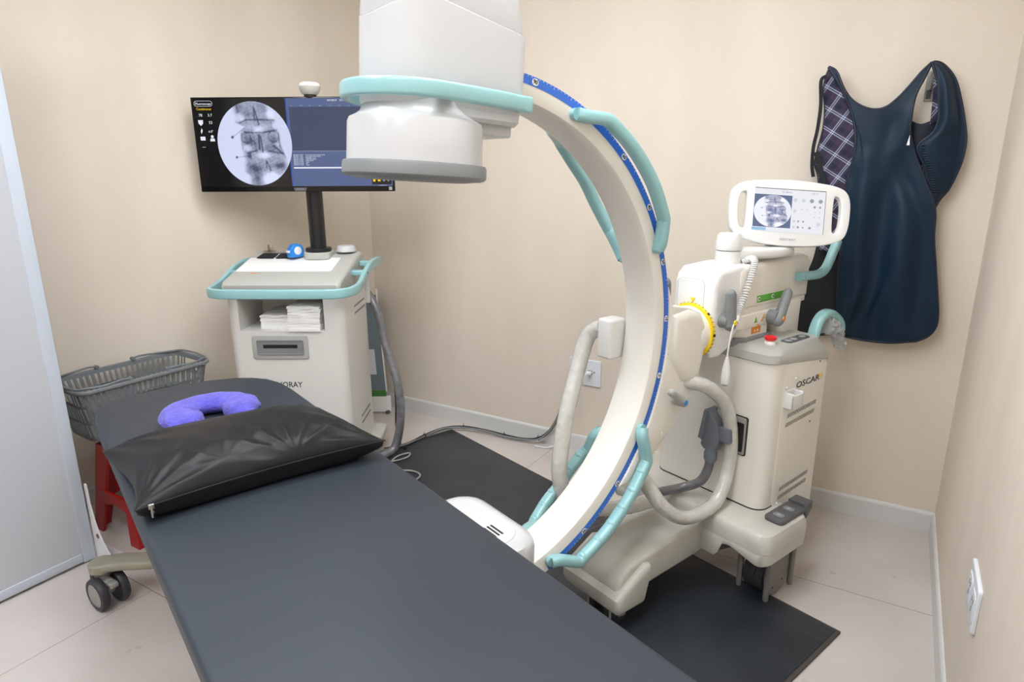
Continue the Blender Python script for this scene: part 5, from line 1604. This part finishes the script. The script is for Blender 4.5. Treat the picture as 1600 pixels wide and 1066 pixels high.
def build_apron():
    t = thing('lead_apron', 'navy lead apron with plaid lining hanging on the back wall', 'apron', (-.1, YB - .07, .87))
    def fold(x, z):
        d = 0
        def ridge(x0, z0, x1, z1, w, a):
            L2 = (x1 - x0) ** 2 + (z1 - z0) ** 2
            q = max(0, min(1, ((x - x0) * (x1 - x0) + (z - z0) * (z1 - z0)) / L2)); e = math.hypot(x - x0 - q * (x1 - x0), z - z0 - q * (z1 - z0))
            return 1.5 * a * math.exp(-(e / w) ** 2) * math.sin(PI * (.12 + .76 * q))
        d += ridge(-.16, 1.62, -.15, .92, .035, .020) + ridge(-.08, 1.75, -.06, .95, .040, -.016) + ridge(.00, 1.45, .02, .90, .045, .016) + ridge(.07, 1.40, .11, .95, .035, -.012)
        d += ridge(-.33, 1.96, -.20, 1.60, .03, .010) + ridge(.01, 1.93, -.09, 1.55, .035, .014) + ridge(-.12, 1.12, -.17, .90, .020, .016) + ridge(-.02, 1.16, -.08, .90, .018, .014) + ridge(-.05, 1.62, .06, 1.38, .03, -.012)
        d += .0035 * math.sin(23 * x + 9 * z) * math.sin(14 * z + 5 * x)
        return d
    def bulge(z): return .020 + .030 * math.sin(PI * max(0, min(1, (1.98 - z) / 1.1)))
    g = G()
    G1 = coons(NECK, BOT, LEFT, RIGHT, 56, 90, lambda x, z, u, v: YB - .050 - bulge(z) - fold(x, z) - .012 * math.sin(PI * u), .010, g)
    fp = part('front_panel', g, 'navy', t, 'navy front panel', smooth=80)
    def piping(path, r, m='navydk', parent=None, nm='piping'):
        g = G(); g.tube([p + Vector((0, -.001 + .005, 0)) for p in path], r, 8); return part(nm, g, m, parent or t, smooth=60)
    piping([r[0] for r in G1], .0062, parent=fp); piping([r[-1] for r in G1], .0055, parent=fp); piping(G1[0], .0055, parent=fp); piping(G1[-1], .0055, parent=fp)
    # plaid inside of the folded left side
    PO = [(-0.345, 1.990), (-0.354, 1.954), (-0.357, 1.902), (-0.344, 1.831), (-0.340, 1.748), (-0.355, 1.651), (-0.357, 1.602), (-0.335, 1.540), (-0.325, 1.40), (-.31, 1.30), (-.30, 1.24)]
    PI_ = [(-0.335, 1.985), (-0.285, 1.905), (-0.238, 1.812), (-0.212, 1.732), (-0.205, 1.637), (-0.218, 1.528), (-0.214, 1.404), (-0.205, 1.304), (-.20, 1.24)]
    g = G()
    G2 = coons([PO[0], PI_[0]], [PO[-1], PI_[-1]], PO, PI_, 14, 60, lambda x, z, u, v: YB - .040 - bulge(z) * .7 + .012 * (1 - u) - .008 * math.sin(PI * u) - .004 * math.sin(30 * z), .008, g)
    pl = part('plaid_lining', g, 'plaid', t, 'plaid lining folded to the front', smooth=80)
    piping([r[0] for r in G2], .0045, parent=pl)
    # black webbing strap down the plaid, and the loose one at its left
    def ribbon(nm, pts, w, y, m='blackcloth'):
        P_ = catmull([(x, y if len(q) == 0 else q[0], z) for x, z, *q in pts], 6); g = G(); g.tube(P_, 1, sec=[(-w / 2, -.0015), (w / 2, -.0015), (w / 2, .0015), (-w / 2, .0015)], up=(0, 1, 0)); return part(nm, g, m, t)
    ribbon('side_strap', [(-.349, 1.955), (-.367, 1.935), (-.358, 1.843), (-.360, 1.748), (-.368, 1.676), (-.366, 1.602), (-.356, 1.552)], .014, YB - .075)
    ribbon('lining_strap', [(-.352, 1.655), (-.335, 1.600), (-.315, 1.540), (-.290, 1.47), (-.27, 1.36)], .022, YB - .093)
    # black lower lining behind
    g = G()
    coons([(-.31, 1.32), (-.20, 1.34)], [(-.357, .868), (-.279, .850), (-.180, .872)], [(-.31, 1.32), (-.325, 1.193), (-.348, 1.097), (-.357, .868)], [(-.20, 1.34), (-.205, 1.2), (-.20, 1.0), (-.180, .872)], 14, 40,
          lambda x, z, u, v: YB - .030 - .010 * math.sin(PI * u) - .006 * math.sin(40 * x + 3 * z), .006, g)
    part('inner_lining', g, 'blackcloth', t, 'black inner lining', smooth=80)
    # right shoulder and back flap
    FO = [(0.015, 1.979), (0.031, 1.982), (0.060, 1.965), (0.098, 1.918), (0.124, 1.852), (0.147, 1.776), (0.165, 1.699), (0.166, 1.633), (0.157, 1.577), (0.137, 1.508), (0.113, 1.467), (0.100, 1.432)]
    FI = [(0.015, 1.979), (0.028, 1.945), (0.046, 1.900), (0.060, 1.823), (0.066, 1.768), (0.053, 1.719), (0.010, 1.669), (0.040, 1.600), (0.073, 1.519), (0.100, 1.432)]
    g = G()
    G3 = coons([FI[0], FO[0]], [FI[-1], FO[-1]], FI, FO, 26, 60, lambda x, z, u, v: YB - .058 - .030 * math.sin(PI * min(1, u * 1.15)) * math.sin(PI * v) - .022 * (1 - u) - .020 * v * (1 - v) * 4 * (1 - u) + .004 * math.sin(7 * u + 6 * v), .010, g)
    bf = part('back_flap', g, 'navy', t, 'navy back flap over the right shoulder', smooth=80)
    piping([r[-1] for r in G3], .0055, parent=bf); piping([r[0] for r in G3], .0048, parent=bf)
    # elastic gather along the seam
    g = G(); random.seed(9)
    for k in range(26):
        f = k / 25; i = int(34 + f * 24); p = G3[min(60, i)][2] + Vector((.004, -.004, 0))
        g.box(p.x - .004, p.x + .012, p.y - .002, p.y + .003, p.z - .0018, p.z + .0018, bev=.001)
    part('elastic_gather', g, 'navydk', bf, kind='stuff')
    # inside of the arm hole: back half of the apron seen through it
    g = G()
    coons([(-.034, 1.775), (0.008, 1.757), (0.046, 1.769), (0.070, 1.775)], [(-.03, 1.62), (.0, 1.60), (.05, 1.60)], [(-.034, 1.775), (-.034, 1.70), (-.03, 1.62)], [(.070, 1.775), (.066, 1.70), (.05, 1.60)], 12, 16, lambda x, z, u, v: YB - .030 - .006 * math.sin(PI * u), .006, g)
    ah = part('back_inside', g, 'navydk', t, smooth=80)
    g = G(); coons([(.028, 1.930), (.046, 1.900)], [(.036, 1.755), (.066, 1.768)], [(.028, 1.930), (.036, 1.85), (.040, 1.755)], [(.046, 1.905), (.058, 1.83), (.066, 1.768)], 4, 16, lambda x, z, u, v: YB - .040, .004, g)
    part('plaid_facing', g, 'plaid', ah)
    g = G(); g.prism([(-.036, 1.675), (-.018, 1.675), (-.022, 1.718), (-.031, 1.742)], YB - .100, YB - .098, axis='y'); part('care_label', g, 'label', t)
build_apron()
def build_hook():
    t = thing('wall_hook', 'small grey adhesive wall hook holding the right shoulder of the apron', 'hook', (.02, YB, 1.86))
    g = G(); g.box(.006, .036, YB - .006, YB, 1.842, 1.955, bev=.002); b = part('back_plate', g, 'hub', t)
    g = G(); g.tube(catmull([(.021, YB - .006, 1.90), (.021, YB - .02, 1.888), (.021, YB - .032, 1.90), (.021, YB - .034, 1.945)], 6), 1, sec=rrect(.012, .006, .002, 2), up=(1, 0, 0)); part('prong', g, 'hub', t)
    g = G(); g.box(.012, .030, YB - .0075, YB - .0055, 1.852, 1.885, bev=.001); part('badge', g, 'greyink', b)
    t = thing('wall_hook', 'small wall hook under the left shoulder of the navy apron', 'hook', (-.335, YB, 1.93))
    g = G(); g.box(-.343, -.322, YB - .006, YB, 1.92, 1.975, bev=.002); part('back_plate', g, 'hub', t)
    g = G(); g.tube(catmull([(-.332, YB - .006, 1.935), (-.332, YB - .03, 1.935), (-.332, YB - .046, 1.955), (-.332, YB - .048, 1.972)], 6), 1, sec=rrect(.012, .006, .002, 2), up=(1, 0, 0)); part('prong', g, 'hub', t)
build_hook()
